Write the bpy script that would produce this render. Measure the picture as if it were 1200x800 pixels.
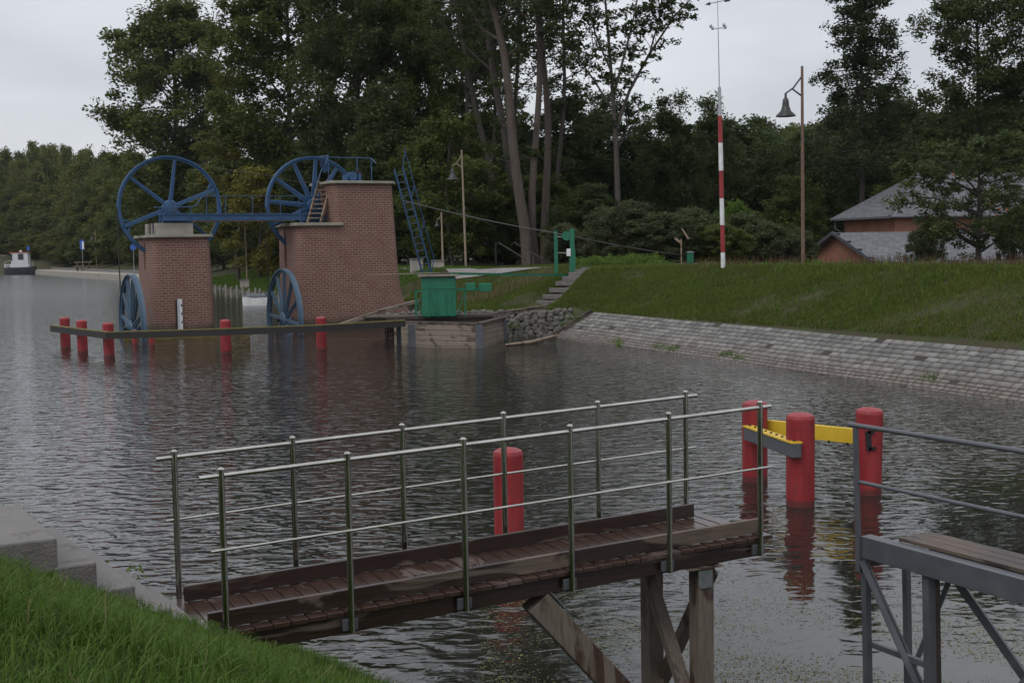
import bpy, math, random
import numpy as np
from mathutils import Vector, Matrix, Euler
R = math.radians
random.seed(7)
for o in list(bpy.data.objects): bpy.data.objects.remove(o, do_unlink=True)
SC = bpy.context.scene
COL = SC.collection

# ------------------------------------------------------------------ camera, sky, sun, exposure
CAMZ = 4.4; PITCH = -4.12; ROLL = -1.0; FPX = 1500.0
cam = bpy.data.cameras.new('camera'); camo = bpy.data.objects.new('camera', cam); COL.objects.link(camo)
cam.sensor_width = 36; cam.lens = 36*FPX/1200; cam.clip_start = .1; cam.clip_end = 6000
camo.location = (0, 0, CAMZ)
CM = Matrix.Rotation(R(90+PITCH), 3, 'X') @ Matrix.Rotation(R(ROLL), 3, 'Z')
camo.rotation_euler = CM.to_euler()
SC.camera = camo
SC.view_settings.view_transform = 'Standard'; SC.view_settings.look = 'None'
SC.view_settings.gamma = 1; SC.view_settings.exposure = 0.42; SC.view_settings.use_curve_mapping = False
SC.render.engine = 'CYCLES'

world = bpy.data.worlds.new('World'); SC.world = world; world.use_nodes = True
nt = world.node_tree; N = nt.nodes; L = nt.links; N.clear()
wout = N.new('ShaderNodeOutputWorld'); bg = N.new('ShaderNodeBackground'); bg.inputs[1].default_value = 0.1
sky = N.new('ShaderNodeTexSky'); sky.sky_type = 'NISHITA'; sky.sun_disc = False
sky.sun_elevation = R(48); sky.sun_rotation = R(215)
tc = N.new('ShaderNodeTexCoord'); mp = N.new('ShaderNodeMapping'); mp.inputs['Scale'].default_value = (1, 1, 3.2)
nz = N.new('ShaderNodeTexNoise'); nz.inputs['Scale'].default_value = 3.0; nz.inputs['Detail'].default_value = 5; nz.inputs['Roughness'].default_value = .5
rp = N.new('ShaderNodeValToRGB')
rp.color_ramp.elements[0].position = .3; rp.color_ramp.elements[0].color = (3.6, 3.7, 4.0, 1)
rp.color_ramp.elements[1].position = .72; rp.color_ramp.elements[1].color = (5.3, 5.4, 5.65, 1)
sep = N.new('ShaderNodeSeparateXYZ'); mz = N.new('ShaderNodeMapRange')
mz.inputs[1].default_value = 0.0; mz.inputs[2].default_value = .38; mz.inputs[3].default_value = .88; mz.inputs[4].default_value = 1.75
mul = N.new('ShaderNodeMix'); mul.data_type = 'RGBA'; mul.blend_type = 'MULTIPLY'; mul.inputs[0].default_value = 1
mx = N.new('ShaderNodeMix'); mx.data_type = 'RGBA'; mx.inputs[0].default_value = .9
L.new(tc.outputs['Generated'], mp.inputs[0]); L.new(mp.outputs[0], nz.inputs[0]); L.new(nz.outputs[0], rp.inputs[0])
L.new(tc.outputs['Generated'], sep.inputs[0]); L.new(sep.outputs[2], mz.inputs[0])
L.new(rp.outputs[0], mul.inputs[6]); L.new(mz.outputs[0], mul.inputs[7])
L.new(sky.outputs[0], mx.inputs[6]); L.new(mul.outputs[2], mx.inputs[7]); L.new(mx.outputs[2], bg.inputs[0]); L.new(bg.outputs[0], wout.inputs[0])

sun = bpy.data.lights.new('sun', 'SUN'); sun.energy = .85; sun.angle = R(35); sun.color = (1, .97, .92)
suno = bpy.data.objects.new('sun', sun); COL.objects.link(suno)
sd = Vector((math.sin(R(215))*math.cos(R(48)), math.cos(R(215))*math.cos(R(48)), math.sin(R(48))))
suno.rotation_euler = sd.to_track_quat('Z', 'Y').to_euler(); suno.location = (0, 0, 60)

# ------------------------------------------------------------------ helpers
def ray(u, v): return CM @ Vector(((u-600)/FPX, -(v-400)/FPX, -1))
def G(u, v, z=0.0):
    d = ray(u, v); t = (z-CAMZ)/d.z; return Vector((d.x*t, d.y*t, z))
def D(u, v, Y):
    d = ray(u, v); t = Y/d.y; return Vector((d.x*t, Y, CAMZ+d.z*t))
def tag(o, label=None, cat=None, group=None, kind=None):
    if label: o['label'] = label
    if cat: o['category'] = cat
    if group: o['group'] = group
    if kind: o['kind'] = kind
    return o
def thing(name, label, cat, loc=(0, 0, 0), rot=(0, 0, 0), group=None):
    o = bpy.data.objects.new(name, None); COL.objects.link(o); o.empty_display_size = .3
    o.location = loc; o.rotation_euler = rot if not isinstance(rot, (int, float)) else (0, 0, rot)
    return tag(o, label, cat, group)
def copy_tree(o, parent=None):
    c = o.copy(); COL.objects.link(c); c.parent = parent
    for ch in list(o.children): copy_tree(ch, c)
    return c

class MB:
    def __init__(s): s.v = []; s.f = []; s.uv = None
    def add(s, vs, fs):
        n = len(s.v); s.v += [tuple(p) for p in vs]; s.f += [tuple(i+n for i in f) for f in fs]; return s
    def box(s, x0, x1, y0, y1, z0, z1):
        return s.add([(x0,y0,z0),(x1,y0,z0),(x1,y1,z0),(x0,y1,z0),(x0,y0,z1),(x1,y0,z1),(x1,y1,z1),(x0,y1,z1)],
                     [(0,3,2,1),(4,5,6,7),(0,1,5,4),(1,2,6,5),(2,3,7,6),(3,0,4,7)])
    def beam(s, a, b, w, h, up=(0, 0, 1)):
        a = Vector(a); b = Vector(b); d = (b-a).normalized(); up = Vector(up)
        if abs(d.dot(up)) > .98: up = Vector((1, 0, 0))
        sx = d.cross(up).normalized(); sy = sx.cross(d).normalized()
        vs = []
        for p in (a, b):
            for i, j in ((-1,-1),(1,-1),(1,1),(-1,1)): vs.append(p+sx*(i*w/2)+sy*(j*h/2))
        return s.add(vs, [(0,1,2,3),(7,6,5,4),(0,4,5,1),(1,5,6,2),(2,6,7,3),(3,7,4,0)])
    def tube(s, pts, r, seg=8, cap=True):
        pts = [Vector(p) for p in pts]; rs = r if isinstance(r, (list, tuple)) else [r]*len(pts)
        n = len(pts); vs = []; fs = []; px = None
        for i, p in enumerate(pts):
            d = (pts[min(i+1, n-1)]-pts[max(i-1, 0)])
            d = d.normalized() if d.length > 1e-9 else Vector((0,0,1))
            if px is None:
                ref = Vector((0,0,1)) if abs(d.z) < .9 else Vector((1,0,0)); px = d.cross(ref).normalized()
            else:
                px = (px-d*px.dot(d)); px = px.normalized() if px.length > 1e-6 else d.orthogonal().normalized()
            py = d.cross(px)
            for k in range(seg):
                a = 2*math.pi*k/seg; vs.append(p+(px*math.cos(a)+py*math.sin(a))*rs[i])
        for i in range(n-1):
            for k in range(seg):
                k2 = (k+1) % seg; fs.append((i*seg+k, i*seg+k2, (i+1)*seg+k2, (i+1)*seg+k))
        if cap: fs.append(tuple(range(seg-1, -1, -1))); fs.append(tuple((n-1)*seg+k for k in range(seg)))
        return s.add(vs, fs)
    def lathe(s, prof, o=(0, 0, 0), seg=24, axis='Z'):
        vs = []; fs = []; n = len(prof)
        for r, z in prof:
            for k in range(seg):
                a = 2*math.pi*k/seg; c, q = math.cos(a)*r, math.sin(a)*r
                vs.append((o[0]+c, o[1]+q, o[2]+z) if axis == 'Z' else (o[0]+c, o[1]+z, o[2]+q))
        for i in range(n-1):
            for k in range(seg):
                k2 = (k+1) % seg
                f = (i*seg+k, i*seg+k2, (i+1)*seg+k2, (i+1)*seg+k)
                fs.append(f if axis == 'Z' else f[::-1])
        if prof[0][0] > 1e-4: fs.append(tuple(range(seg-1, -1, -1)))
        if prof[-1][0] > 1e-4: fs.append(tuple((n-1)*seg+k for k in range(seg)))
        return s.add(vs, fs)
    def ringz(s, prof, seg=72):                       # closed profile (r, y) swept round the Y axis: a wheel rim
        vs = []; fs = []; n = len(prof)
        for k in range(seg):
            a = 2*math.pi*k/seg
            for r, y in prof: vs.append((r*math.cos(a), y, r*math.sin(a)))
        for k in range(seg):
            k2 = (k+1) % seg
            for i in range(n):
                j = (i+1) % n; fs.append((k*n+i, k2*n+i, k2*n+j, k*n+j))
        return s.add(vs, fs)
    def xf(s, M): s.v = [tuple(M @ Vector(p)) for p in s.v]; return s
    def build(s, name, m, parent=None, bevel=0, smooth=False, loc=None, rot=None, uvf=None):
        me = bpy.data.meshes.new(name); me.from_pydata(s.v, [], s.f); me.update()
        if uvf:
            uvl = me.uv_layers.new(name='UVMap')
            for p in me.polygons:
                for li in p.loop_indices:
                    uvl.data[li].uv = uvf(me.vertices[me.loops[li].vertex_index].co, p)
        if smooth:
            for p in me.polygons: p.use_smooth = True
            if smooth != 'all':
                try: me.set_sharp_from_angle(angle=R(40))
                except Exception: pass
        o = bpy.data.objects.new(name, me); COL.objects.link(o); me.materials.append(m)
        if parent: o.parent = parent
        if loc is not None: o.location = loc
        if rot is not None: o.rotation_euler = rot
        if bevel:
            b = o.modifiers.new('bevel', 'BEVEL'); b.width = bevel; b.segments = 2; b.limit_method = 'ANGLE'; b.angle_limit = R(40)
        return o

def npmesh(name, V, F, m, parent=None, colors=None, smooth=False):
    """V (n,3) float, F (k,c) int, all faces with c corners"""
    me = bpy.data.meshes.new(name); V = np.asarray(V, np.float32); F = np.asarray(F, np.int32)
    k, c = F.shape
    me.vertices.add(len(V)); me.vertices.foreach_set('co', V.ravel())
    me.loops.add(k*c); me.loops.foreach_set('vertex_index', F.ravel())
    me.polygons.add(k); me.polygons.foreach_set('loop_start', np.arange(0, k*c, c, dtype=np.int32))
    try: me.polygons.foreach_set('loop_total', np.full(k, c, np.int32))
    except Exception: pass
    if smooth: me.polygons.foreach_set('use_smooth', np.ones(k, bool))
    me.update(calc_edges=True); me.validate()
    if colors is not None:
        at = me.attributes.new('tint', 'FLOAT', 'POINT'); at.data.foreach_set('value', np.asarray(colors, np.float32).ravel())
    me.materials.append(m)
    o = bpy.data.objects.new(name, me); COL.objects.link(o)
    if parent: o.parent = parent
    return o

# ------------------------------------------------------------------ materials
class NT:
    def __init__(s, name):
        s.m = bpy.data.materials.new(name); s.m.use_nodes = True; s.t = s.m.node_tree
        s.b = s.t.nodes['Principled BSDF']; s.out = s.t.nodes['Material Output']
    def n(s, typ, **kw):
        x = s.t.nodes.new('ShaderNode'+typ)
        for k, v in kw.items():
            if k in x.inputs: x.inputs[k].default_value = v
            else: setattr(x, k, v)
        return x
    def l(s, a, b): s.t.links.new(a, b)
    def co(s, kind='Object', scale=(1, 1, 1), rot=(0, 0, 0)):
        t = s.n('TexCoord'); m = s.n('Mapping'); m.inputs['Scale'].default_value = scale; m.inputs['Rotation'].default_value = rot
        s.l(t.outputs[kind], m.inputs[0]); return m.outputs[0]
    def wpos(s, scale=(1, 1, 1)):
        t = s.n('NewGeometry'); m = s.n('Mapping'); m.inputs['Scale'].default_value = scale
        s.l(t.outputs['Position'], m.inputs[0]); return m.outputs[0]
    def noise(s, vec, scale=5, detail=4, rough=.55, dist=0):
        x = s.n('TexNoise'); x.inputs['Scale'].default_value = scale; x.inputs['Detail'].default_value = detail
        x.inputs['Roughness'].default_value = rough; x.inputs['Distortion'].default_value = dist; s.l(vec, x.inputs['Vector']); return x.outputs[0]
    def ramp(s, f, stops, interp='LINEAR'):
        x = s.n('ValToRGB'); e = x.color_ramp.elements; x.color_ramp.interpolation = interp
        while len(e) < len(stops): e.new(.5)
        for i, (p, c) in enumerate(stops):
            e[i].position = p; e[i].color = (c[0], c[1], c[2], 1) if isinstance(c, (tuple, list)) else (c, c, c, 1)
        s.l(f, x.inputs[0]); return x.outputs[0]
    def mix(s, f, a, b, blend='MIX'):
        x = s.n('Mix', data_type='RGBA', blend_type=blend)
        for sock, v in ((0, f), (6, a), (7, b)):
            if hasattr(v, 'is_linked') or hasattr(v, 'links'): s.l(v, x.inputs[sock])
            elif sock == 0: x.inputs[0].default_value = v
            else: x.inputs[sock].default_value = (v[0], v[1], v[2], 1)
        return x.outputs[2]
    def math(s, op, a, b=0.0, clamp=False):
        x = s.n('Math', operation=op, use_clamp=clamp)
        for i, v in ((0, a), (1, b)):
            if hasattr(v, 'links'): s.l(v, x.inputs[i])
            else: x.inputs[i].default_value = v
        return x.outputs[0]
    def bump(s, h, strength=.3, dist=.02):
        x = s.n('Bump'); x.inputs['Strength'].default_value = strength; x.inputs['Distance'].default_value = dist
        s.l(h, x.inputs['Height']); s.l(x.outputs[0], s.b.inputs['Normal']); return x
    def base(s, c): s.l(c, s.b.inputs['Base Color']) if hasattr(c, 'links') else setattr(s.b.inputs['Base Color'], 'default_value', (*c, 1))
    def set(s, rough=None, metal=None, spec=None):
        if rough is not None:
            if hasattr(rough, 'links'): s.l(rough, s.b.inputs['Roughness'])
            else: s.b.inputs['Roughness'].default_value = rough
        if metal is not None: s.b.inputs['Metallic'].default_value = metal
        if spec is not None: s.b.inputs['Specular IOR Level'].default_value = spec
        return s.m

def simple(name, c1, c2, scale=3, rough=.6, metal=0, bump=.15, bdist=.01, stretch=(1, 1, 1), c3=None, t3=.62, det=5, rvar=.12, spec=None):
    t = NT(name); v = t.co('Object', stretch)
    n1 = t.noise(v, scale, det, .6); c = t.ramp(n1, [(.3, c1), (.7, c2)])
    if c3:
        n3 = t.noise(v, scale*.45, 6, .7, .5); c = t.mix(t.ramp(n3, [(t3, 0.), (t3+.06, 1.)]), c, c3)
    t.base(c); n2 = t.noise(v, scale*9, 3, .6)
    t.bump(n2, bump, bdist); t.set(t.ramp(n1, [(.3, max(.02, rough-rvar)), (.7, min(1, rough+rvar))]), metal, spec)
    return t.m

M = {}
# painted and metal
M['red'] = simple('red_paint', (.23,.016,.019), (.30,.026,.03), 2.5, .5, c3=(.16,.025,.024), t3=.6, bump=.25, bdist=.004, stretch=(1,1,.35))
def redpaint():
    t = NT('bollard_paint'); v = t.wpos((1, 1, .4)); v3 = t.wpos()
    n = t.noise(v, 2.2, 6, .65); c = t.ramp(n, [(.28, (.17,.014,.018)), (.5, (.25,.018,.022)), (.75, (.30,.03,.032))])
    sc = t.ramp(t.noise(v3, 7, 6, .75, .6), [(.57, 0.), (.62, 1.)]); c = t.mix(t.math('MULTIPLY', sc, .6), c, (.09,.03,.03))
    st_ = t.ramp(t.noise(t.wpos((9, 9, .5)), 2.0, 4, .6), [(.5, 0.), (.72, 1.)]); c = t.mix(t.math('MULTIPLY', st_, .5), c, (.10,.02,.022))
    sp = t.n('SeparateXYZ'); t.l(v3, sp.inputs[0]); zz = t.math('ADD', sp.outputs[2], t.math('MULTIPLY', t.noise(v3, 5, 5, .7), -.16))
    c = t.mix(t.ramp(zz, [(0, .7), (.05, 0.)]), c, (.05,.022,.02))
    t.base(c); t.bump(t.noise(v3, 30, 4, .6), .25, .004); return t.set(t.ramp(n, [(.3, .38), (.7, .62)]))
M['red'] = redpaint()
M['steel'] = simple('stainless_steel', (.36,.35,.31), (.5,.49,.45), 6, .2, 1, .03, .001, (1,1,.2), rvar=.06)
M['gsteel'] = simple('grey_painted_steel', (.066,.072,.082), (.095,.10,.112), 3, .45, .2, .15, .003, c3=(.07,.06,.055), t3=.66)
M['galv'] = simple('galvanised_plate', (.2,.22,.22), (.32,.34,.34), 14, .4, .8, .1, .002)
M['yellow'] = simple('yellow_paint', (.5,.32,.015), (.62,.42,.03), 3, .55, c3=(.3,.2,.04), t3=.62)
M['blue'] = simple('blue_paint', (.016,.058,.135), (.028,.082,.18), 2.2, .5, .1, .2, .004, c3=(.03,.045,.075), t3=.6)
M['bluel'] = simple('worn_blue_paint', (.035,.065,.105), (.055,.095,.14), 2.2, .6, .1, .2, .004, c3=(.05,.09,.14), t3=.5)
M['green'] = simple('green_paint', (.004,.10,.052), (.008,.14,.075), 2.2, .5, 0, .2, .004, c3=(.006,.06,.035), t3=.62)
M['dkmetal'] = simple('dark_iron', (.012,.013,.015), (.025,.026,.028), 5, .55, .4, .2, .004)
M['lampblk'] = simple('black_enamel', (.02,.021,.023), (.04,.041,.044), 4, .4, .3, .05, .002)
M['brownpole'] = simple('brown_pole_paint', (.10,.06,.04), (.17,.11,.075), 3, .6, .2, .2, .003)
M['palepole'] = simple('weathered_pole', (.18,.14,.095), (.27,.21,.15), 3, .7, 0, .2, .003)
M['wiregrey'] = simple('wire_rope', (.06,.06,.06), (.10,.10,.10), 9, .5, .6, .1, .002)
M['rubber'] = simple('dark_rope', (.012,.012,.012), (.03,.03,.028), 9, .7, 0, .1, .002)
M['whitep'] = simple('white_paint', (.5,.51,.51), (.66,.67,.67), 3, .5, 0, .1, .003, c3=(.3,.29,.27), t3=.66)
M['silver'] = simple('silver_tube', (.3,.31,.33), (.42,.43,.45), 3, .4, .7, .1, .003)
M['signblue'] = simple('sign_blue', (.02,.07,.3), (.03,.1,.38), 3, .4, 0, .05, .002)
M['tyreband'] = simple('dark_fender_board', (.010,.009,.009), (.024,.021,.019), 3, .7, 0, .3, .006, (1,1,1))
M['yalgae'] = simple('mossy_yellow_board', (.15,.12,.02), (.09,.08,.025), 2.5, .8, 0, .3, .006)
# wood
def wood(name, dry, wet, axis_scale, wet_amt=.5, rwet=.28, rdry=.7, grain=1.0):
    t = NT(name); v = t.co('Object', axis_scale)
    g = t.noise(v, 7*grain, 7, .65, .8); v2 = t.co('Object', tuple(.6*x**.5 for x in axis_scale))
    dry2 = t.ramp(g, [(.3, tuple(.6*x for x in dry)), (.65, tuple(1.25*x for x in dry))])
    wet2 = t.ramp(g, [(.3, tuple(.65*x for x in wet)), (.65, tuple(1.3*x for x in wet))])
    w = t.ramp(t.noise(v2, 1.7, 4, .55, 1.2), [(wet_amt-.03, 1.), (wet_amt+.03, 0.)])
    t.base(t.mix(w, dry2, wet2)); t.set(t.ramp(w, [(0, rdry), (1, rwet)]))
    t.bump(g, .35, .006); return t.m
M['woodx'] = wood('wet_hardwood', (.105,.078,.058), (.024,.0135,.010), (.35, 6, 6), .57)
M['deck'] = wood('wet_deck_boards', (.075,.05,.04), (.042,.023,.017), (3, .5, 3), .62, .2)
M['woodz'] = wood('weathered_post_wood', (.125,.098,.078), (.045,.026,.018), (7, 7, .5), .45, .45)
M['oldwood'] = wood('grey_old_boards', (.19,.155,.12), (.075,.05,.038), (.4, 5, 6), .42, .5)
M['darkwood'] = wood('dark_soaked_timber', (.09,.065,.05), (.03,.02,.015), (.5, 5, 5), .5, .5)
M['logw'] = wood('bare_log', (.22,.16,.11), (.09,.06,.04), (.5, 5, 5), .45, .6)
M['palis'] = wood('grey_pile_wood', (.2,.19,.165), (.08,.075,.06), (5, 5, .4), .45, .6)
M['bark'] = simple('bark', (.03,.026,.021), (.075,.064,.052), 3.5, .9, 0, .8, .04, (2.5,2.5,.35))
M['barkred'] = simple('pale_brown_bark', (.05,.037,.03), (.10,.078,.062), 2.5, .9, 0, .8, .04, (2.5,2.5,.35))
# mineral
M['concrete'] = simple('stained_concrete', (.21,.195,.17), (.32,.30,.265), 1.6, .85, 0, .3, .01, c3=(.15,.12,.095), t3=.6)
M['coping'] = simple('coping_concrete', (.19,.18,.14), (.27,.255,.21), 2.2, .8, 0, .2, .006, c3=(.19,.2,.14), t3=.6)
M['stepc'] = simple('worn_step_concrete', (.10,.092,.086), (.16,.148,.138), 5, .6, 0, .9, .012, c3=(.085,.075,.068), t3=.57)
M['path'] = simple('path_gravel', (.16,.15,.14), (.22,.21,.20), .6, .9, 0, .3, .02)
M['pathpink'] = simple('pinkish_paving', (.19,.14,.125), (.25,.19,.17), .4, .9, 0, .3, .02)
def brick(name, c1, c2, mort, bw, bh, uvkind='UV', scale=1, dirt=(.13,.05,.04)):
    t = NT(name); v = t.co(uvkind, (1, 1, 1))
    b = t.n('TexBrick'); b.offset = .5; b.inputs['Scale'].default_value = 1.0
    b.inputs['Brick Width'].default_value = bw; b.inputs['Row Height'].default_value = bh
    b.inputs['Mortar Size'].default_value = bh*.14; b.inputs['Mortar Smooth'].default_value = .15; b.inputs['Bias'].default_value = 0
    b.inputs['Color1'].default_value = (*c1, 1); b.inputs['Color2'].default_value = (*c2, 1); b.inputs['Mortar'].default_value = (*mort, 1)
    t.l(v, b.inputs[0])
    n = t.noise(v, 1.1, 5, .6); n2 = t.noise(v, 14, 3, .6)
    c = t.mix(t.ramp(n, [(.4, 0.), (.75, .55)]), b.outputs[0], dirt)
    c = t.mix(.5, c, t.ramp(n2, [(.3, .35), (.7, .75)]), 'OVERLAY')
    sp = t.n('SeparateXYZ'); t.l(t.wpos(), sp.inputs[0]); zz = t.math('ADD', sp.outputs[2], t.math('MULTIPLY', n, -.9))
    c = t.mix(t.ramp(zz, [(0, .8), (.35, 0.)]), c, (.045,.035,.022))
    t.base(c); t.set(.85); inv = t.math('SUBTRACT', 1.0, b.outputs['Fac']); t.bump(inv, .6, .012); return t.m
M['brick'] = brick('red_brick', (.165,.066,.046), (.112,.044,.033), (.225,.19,.155), .36, .135)
M['hbrick'] = brick('orange_brick', (.30,.105,.055), (.23,.075,.042), (.24,.18,.14), .32, .1)
def slate():
    t = NT('grey_shingles'); v = t.co('UV')
    b = t.n('TexBrick'); b.inputs['Scale'].default_value = 1; b.inputs['Brick Width'].default_value = .5; b.inputs['Row Height'].default_value = .32
    b.inputs['Mortar Size'].default_value = .02; b.inputs['Color1'].default_value = (.085,.087,.095,1); b.inputs['Color2'].default_value = (.135,.14,.15,1); b.inputs['Mortar'].default_value = (.06,.06,.07,1)
    t.l(v, b.inputs[0]); n = t.noise(v, 3, 5, .7)
    t.base(t.mix(.6, b.outputs[0], t.ramp(n, [(.3, .25), (.7, .8)]), 'OVERLAY')); t.set(.6); t.bump(b.outputs['Fac'], -.5, .02); return t.m
M['slate'] = slate()
def stones():
    t = NT('granite_setts'); a = t.n('Attribute', attribute_name='tint'); v = t.wpos()
    c = t.ramp(a.outputs['Fac'], [(0, (.09,.086,.08)), (.35, (.13,.125,.116)), (.7, (.16,.154,.143)), (1, (.2,.192,.178))])
    n = t.noise(v, 5, 5, .65); c = t.mix(.5, c, t.ramp(n, [(.25, .3), (.75, .65)]), 'OVERLAY')
    sp = t.n('SeparateXYZ'); t.l(v, sp.inputs[0])
    zz = t.math('ADD', sp.outputs[2], t.math('MULTIPLY', t.noise(v, .9, 4, .6), .5))
    c = t.mix(t.ramp(zz, [(.35, 1.), (.85, 0.)]), c, t.mix(.45, c, (.13,.085,.065)))
    t.base(c); t.set(.7); t.bump(t.noise(v, 22, 3), .35, .02); return t.m
M['sett'] = stones()
M['mud'] = simple('joint_soil', (.022,.018,.013), (.04,.033,.025), 3, .95, 0, .5, .02, c3=(.05,.07,.025), t3=.6)
M['rubble'] = simple('rough_rubble_stone', (.07,.066,.058), (.14,.132,.115), 3, .85, 0, .6, .03, c3=(.06,.075,.035), t3=.58)
# ground with grass colours
def ground():
    t = NT('grassy_soil'); v = t.wpos()
    n = t.noise(v, .25, 6, .65); n2 = t.noise(v, 2.8, 5, .7)
    c = t.ramp(n, [(.3, (.022,.034,.010)), (.5, (.036,.052,.014)), (.72, (.055,.068,.019))])
    c = t.mix(t.ramp(n2, [(.40, 0.), (.58, .9)]), c, (.05,.037,.025))
    t.base(c); t.set(.9, spec=.2); t.bump(n2, .8, .12); return t.m
M['ground'] = ground()
def leafm(name, dark, mid, lite, trans=.42, rough=.6, scale=.25, spec=.12):
    t = NT(name); a = t.n('Attribute', attribute_name='tint'); oi = t.n('ObjectInfo')
    v = t.wpos(); n = t.noise(v, scale, 3, .6)
    f = t.math('ADD', t.math('MULTIPLY', a.outputs['Fac'], .55), t.math('MULTIPLY', n, .55))
    f = t.math('ADD', f, t.math('MULTIPLY', t.math('SUBTRACT', oi.outputs['Random'], .5), .2))
    c = t.ramp(f, [(.22, dark), (.5, mid), (.82, lite)])
    t.base(c); t.set(rough, spec=spec)
    tr = t.n('BsdfTranslucent'); t.l(c, tr.inputs[0]); ms = t.n('MixShader'); ms.inputs[0].default_value = trans
    t.l(t.b.outputs[0], ms.inputs[1]); t.l(tr.outputs[0], ms.inputs[2]); t.l(ms.outputs[0], t.out.inputs[0])
    return t.m
M['leaf'] = leafm('broad_leaves', (.042,.060,.015), (.07,.095,.024), (.115,.14,.038))
M['leafd'] = leafm('dark_leaves', (.031,.047,.017), (.05,.072,.025), (.082,.108,.038))
M['leafy'] = leafm('yellowing_leaves', (.075,.085,.02), (.13,.13,.03), (.21,.19,.045), .4)
M['leafg'] = leafm('grey_willow_leaves', (.045,.058,.026), (.072,.086,.040), (.115,.128,.065))
M['leafb'] = leafm('bright_weed_leaves', (.05,.09,.016), (.08,.14,.025), (.13,.19,.04), .4)
M['leaff'] = leafm('far_wood_leaves', (.036,.048,.017), (.064,.082,.026), (.125,.138,.035), scale=.06)
M['needle'] = leafm('larch_needles', (.024,.036,.016), (.04,.056,.025), (.06,.08,.034))
M['apple'] = leafm('orchard_leaves', (.036,.054,.018), (.058,.08,.028), (.10,.128,.05))
M['grassn'] = leafm('long_grass_blades', (.035,.07,.010), (.062,.118,.017), (.12,.18,.04), .45, .45, 1.2)
M['grassb'] = leafm('bank_grass_blades', (.042,.064,.012), (.075,.106,.018), (.12,.14,.034), .35, .6, .35)
M['weedred'] = leafm('rust_weed_stalks', (.06,.035,.024), (.085,.045,.03), (.11,.075,.045), .2, .8, .8)
M['straw'] = leafm('dry_straw_stalks', (.10,.085,.045), (.14,.12,.06), (.2,.17,.09), .2, .8, .8)
M['duck'] = leafm('floating_leaf_specks', (.07,.085,.035), (.11,.125,.05), (.24,.22,.09), .1, .6, .7)
M['applered'] = simple('apple_skin', (.3,.05,.03), (.4,.16,.06), 8, .4)
def glassm():
    t = NT('window_glass'); t.base((.02,.025,.03)); return t.set(.08)
M['glass'] = glassm()
M['hull'] = simple('dark_hull_paint', (.02,.022,.028), (.04,.042,.05), 2, .4)
M['cabin'] = simple('cabin_white', (.42,.43,.45), (.55,.56,.58), 2, .5)
M['orange'] = simple('orange_trim', (.3,.09,.05), (.36,.12,.07), 2, .5)
M['tarp'] = simple('grey_tarpaulin', (.16,.18,.22), (.28,.3,.34), 3, .6, 0, .8, .05)
def waterm():
    t = NT('canal_water'); v = t.wpos()
    geo = t.n('NewGeometry'); sp = t.n('SeparateXYZ'); t.l(geo.outputs['Position'], sp.inputs[0])
    t.base(t.ramp(t.noise(v, .05, 2), [(.3, (.011,.011,.008)), (.7, (.015,.015,.011))]))
    t.set(.045); t.b.inputs['IOR'].default_value = 1.4
    mA = t.n('Mapping'); mA.inputs['Scale'].default_value = (1.0, 1.7, 1); mA.inputs['Rotation'].default_value = (0, 0, R(-14)); t.l(geo.outputs['Position'], mA.inputs[0])
    w1 = t.noise(mA.outputs[0], 2.2, 1.3, .45, .5)
    mB = t.n('Mapping'); mB.inputs['Scale'].default_value = (1.0, 1.5, 1); mB.inputs['Rotation'].default_value = (0, 0, R(18)); t.l(geo.outputs['Position'], mB.inputs[0])
    w2 = t.noise(mB.outputs[0], 4.6, 1.5, .5, .6)
    rg = t.n('MapRange'); rg.inputs[1].default_value = 45; rg.inputs[2].default_value = 150; rg.inputs[3].default_value = .03; rg.inputs[4].default_value = .17
    t.l(sp.outputs[1], rg.inputs[0]); t.l(rg.outputs[0], t.b.inputs['Roughness'])
    big = t.noise(v, .06, 2, .5)
    # calmer in the sheltered corner between and below the two walkways
    sh = t.math('SUBTRACT', sp.outputs[1], t.math('MULTIPLY', sp.outputs[0], .9))
    calm = t.n('MapRange'); calm.inputs[1].default_value = 14.0; calm.inputs[2].default_value = 18.5; calm.inputs[3].default_value = .12; calm.inputs[4].default_value = 1
    t.l(t.math('ADD', sh, t.math('MULTIPLY', t.noise(v, .5, 3), 2.0)), calm.inputs[0])
    amp = t.math('MULTIPLY', calm.outputs[0], t.math('ADD', .62, t.math('MULTIPLY', big, .75)))
    h = t.math('ADD', t.math('MULTIPLY', w1, .048), t.math('MULTIPLY', w2, .013))
    h = t.math('MULTIPLY', h, amp)
    b = t.n('Bump'); b.inputs['Strength'].default_value = 1; b.inputs['Distance'].default_value = 1.0
    t.l(h, b.inputs['Height']); t.l(b.outputs[0], t.b.inputs['Normal'])
    return t.m
M['water'] = waterm()

# ------------------------------------------------------------------ terrain
SHORE = [(60, -110.0), (28.2, 0.0), (13.75, 34.3), (1.9, 64.0), (-6.0, 64.5), (-6.6, 76), (-12.5, 88), (-23.5, 120), (-34, 143), (-69, 227), (-127, 342), (-200, 412), (-420, 560)]
SH = np.array(SHORE)
def pl(x, y):            # plateau height
    p = 3.05+.025*x; p = np.clip(p, 3.0, 3.38)
    p = p + np.clip((y-150)*.004, 0, 1)
    dip = np.clip((y-66-(.0*x))/12, 0, 1)*np.clip((x-13)/5, 0, 1)*np.clip((150-y)/25, 0, 1)
    p = p - 2.2*dip
    far = np.sqrt(x*x+y*y)
    hill = np.clip((y-395)/200, 0, 1.0)*24*np.clip((30-x)/120, 0, 1)
    hill2 = np.clip((y-170)/150, 0, 1.5)*15*np.clip((x-15)/60, 0, 1)
    return p+hill+hill2+0*far
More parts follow.
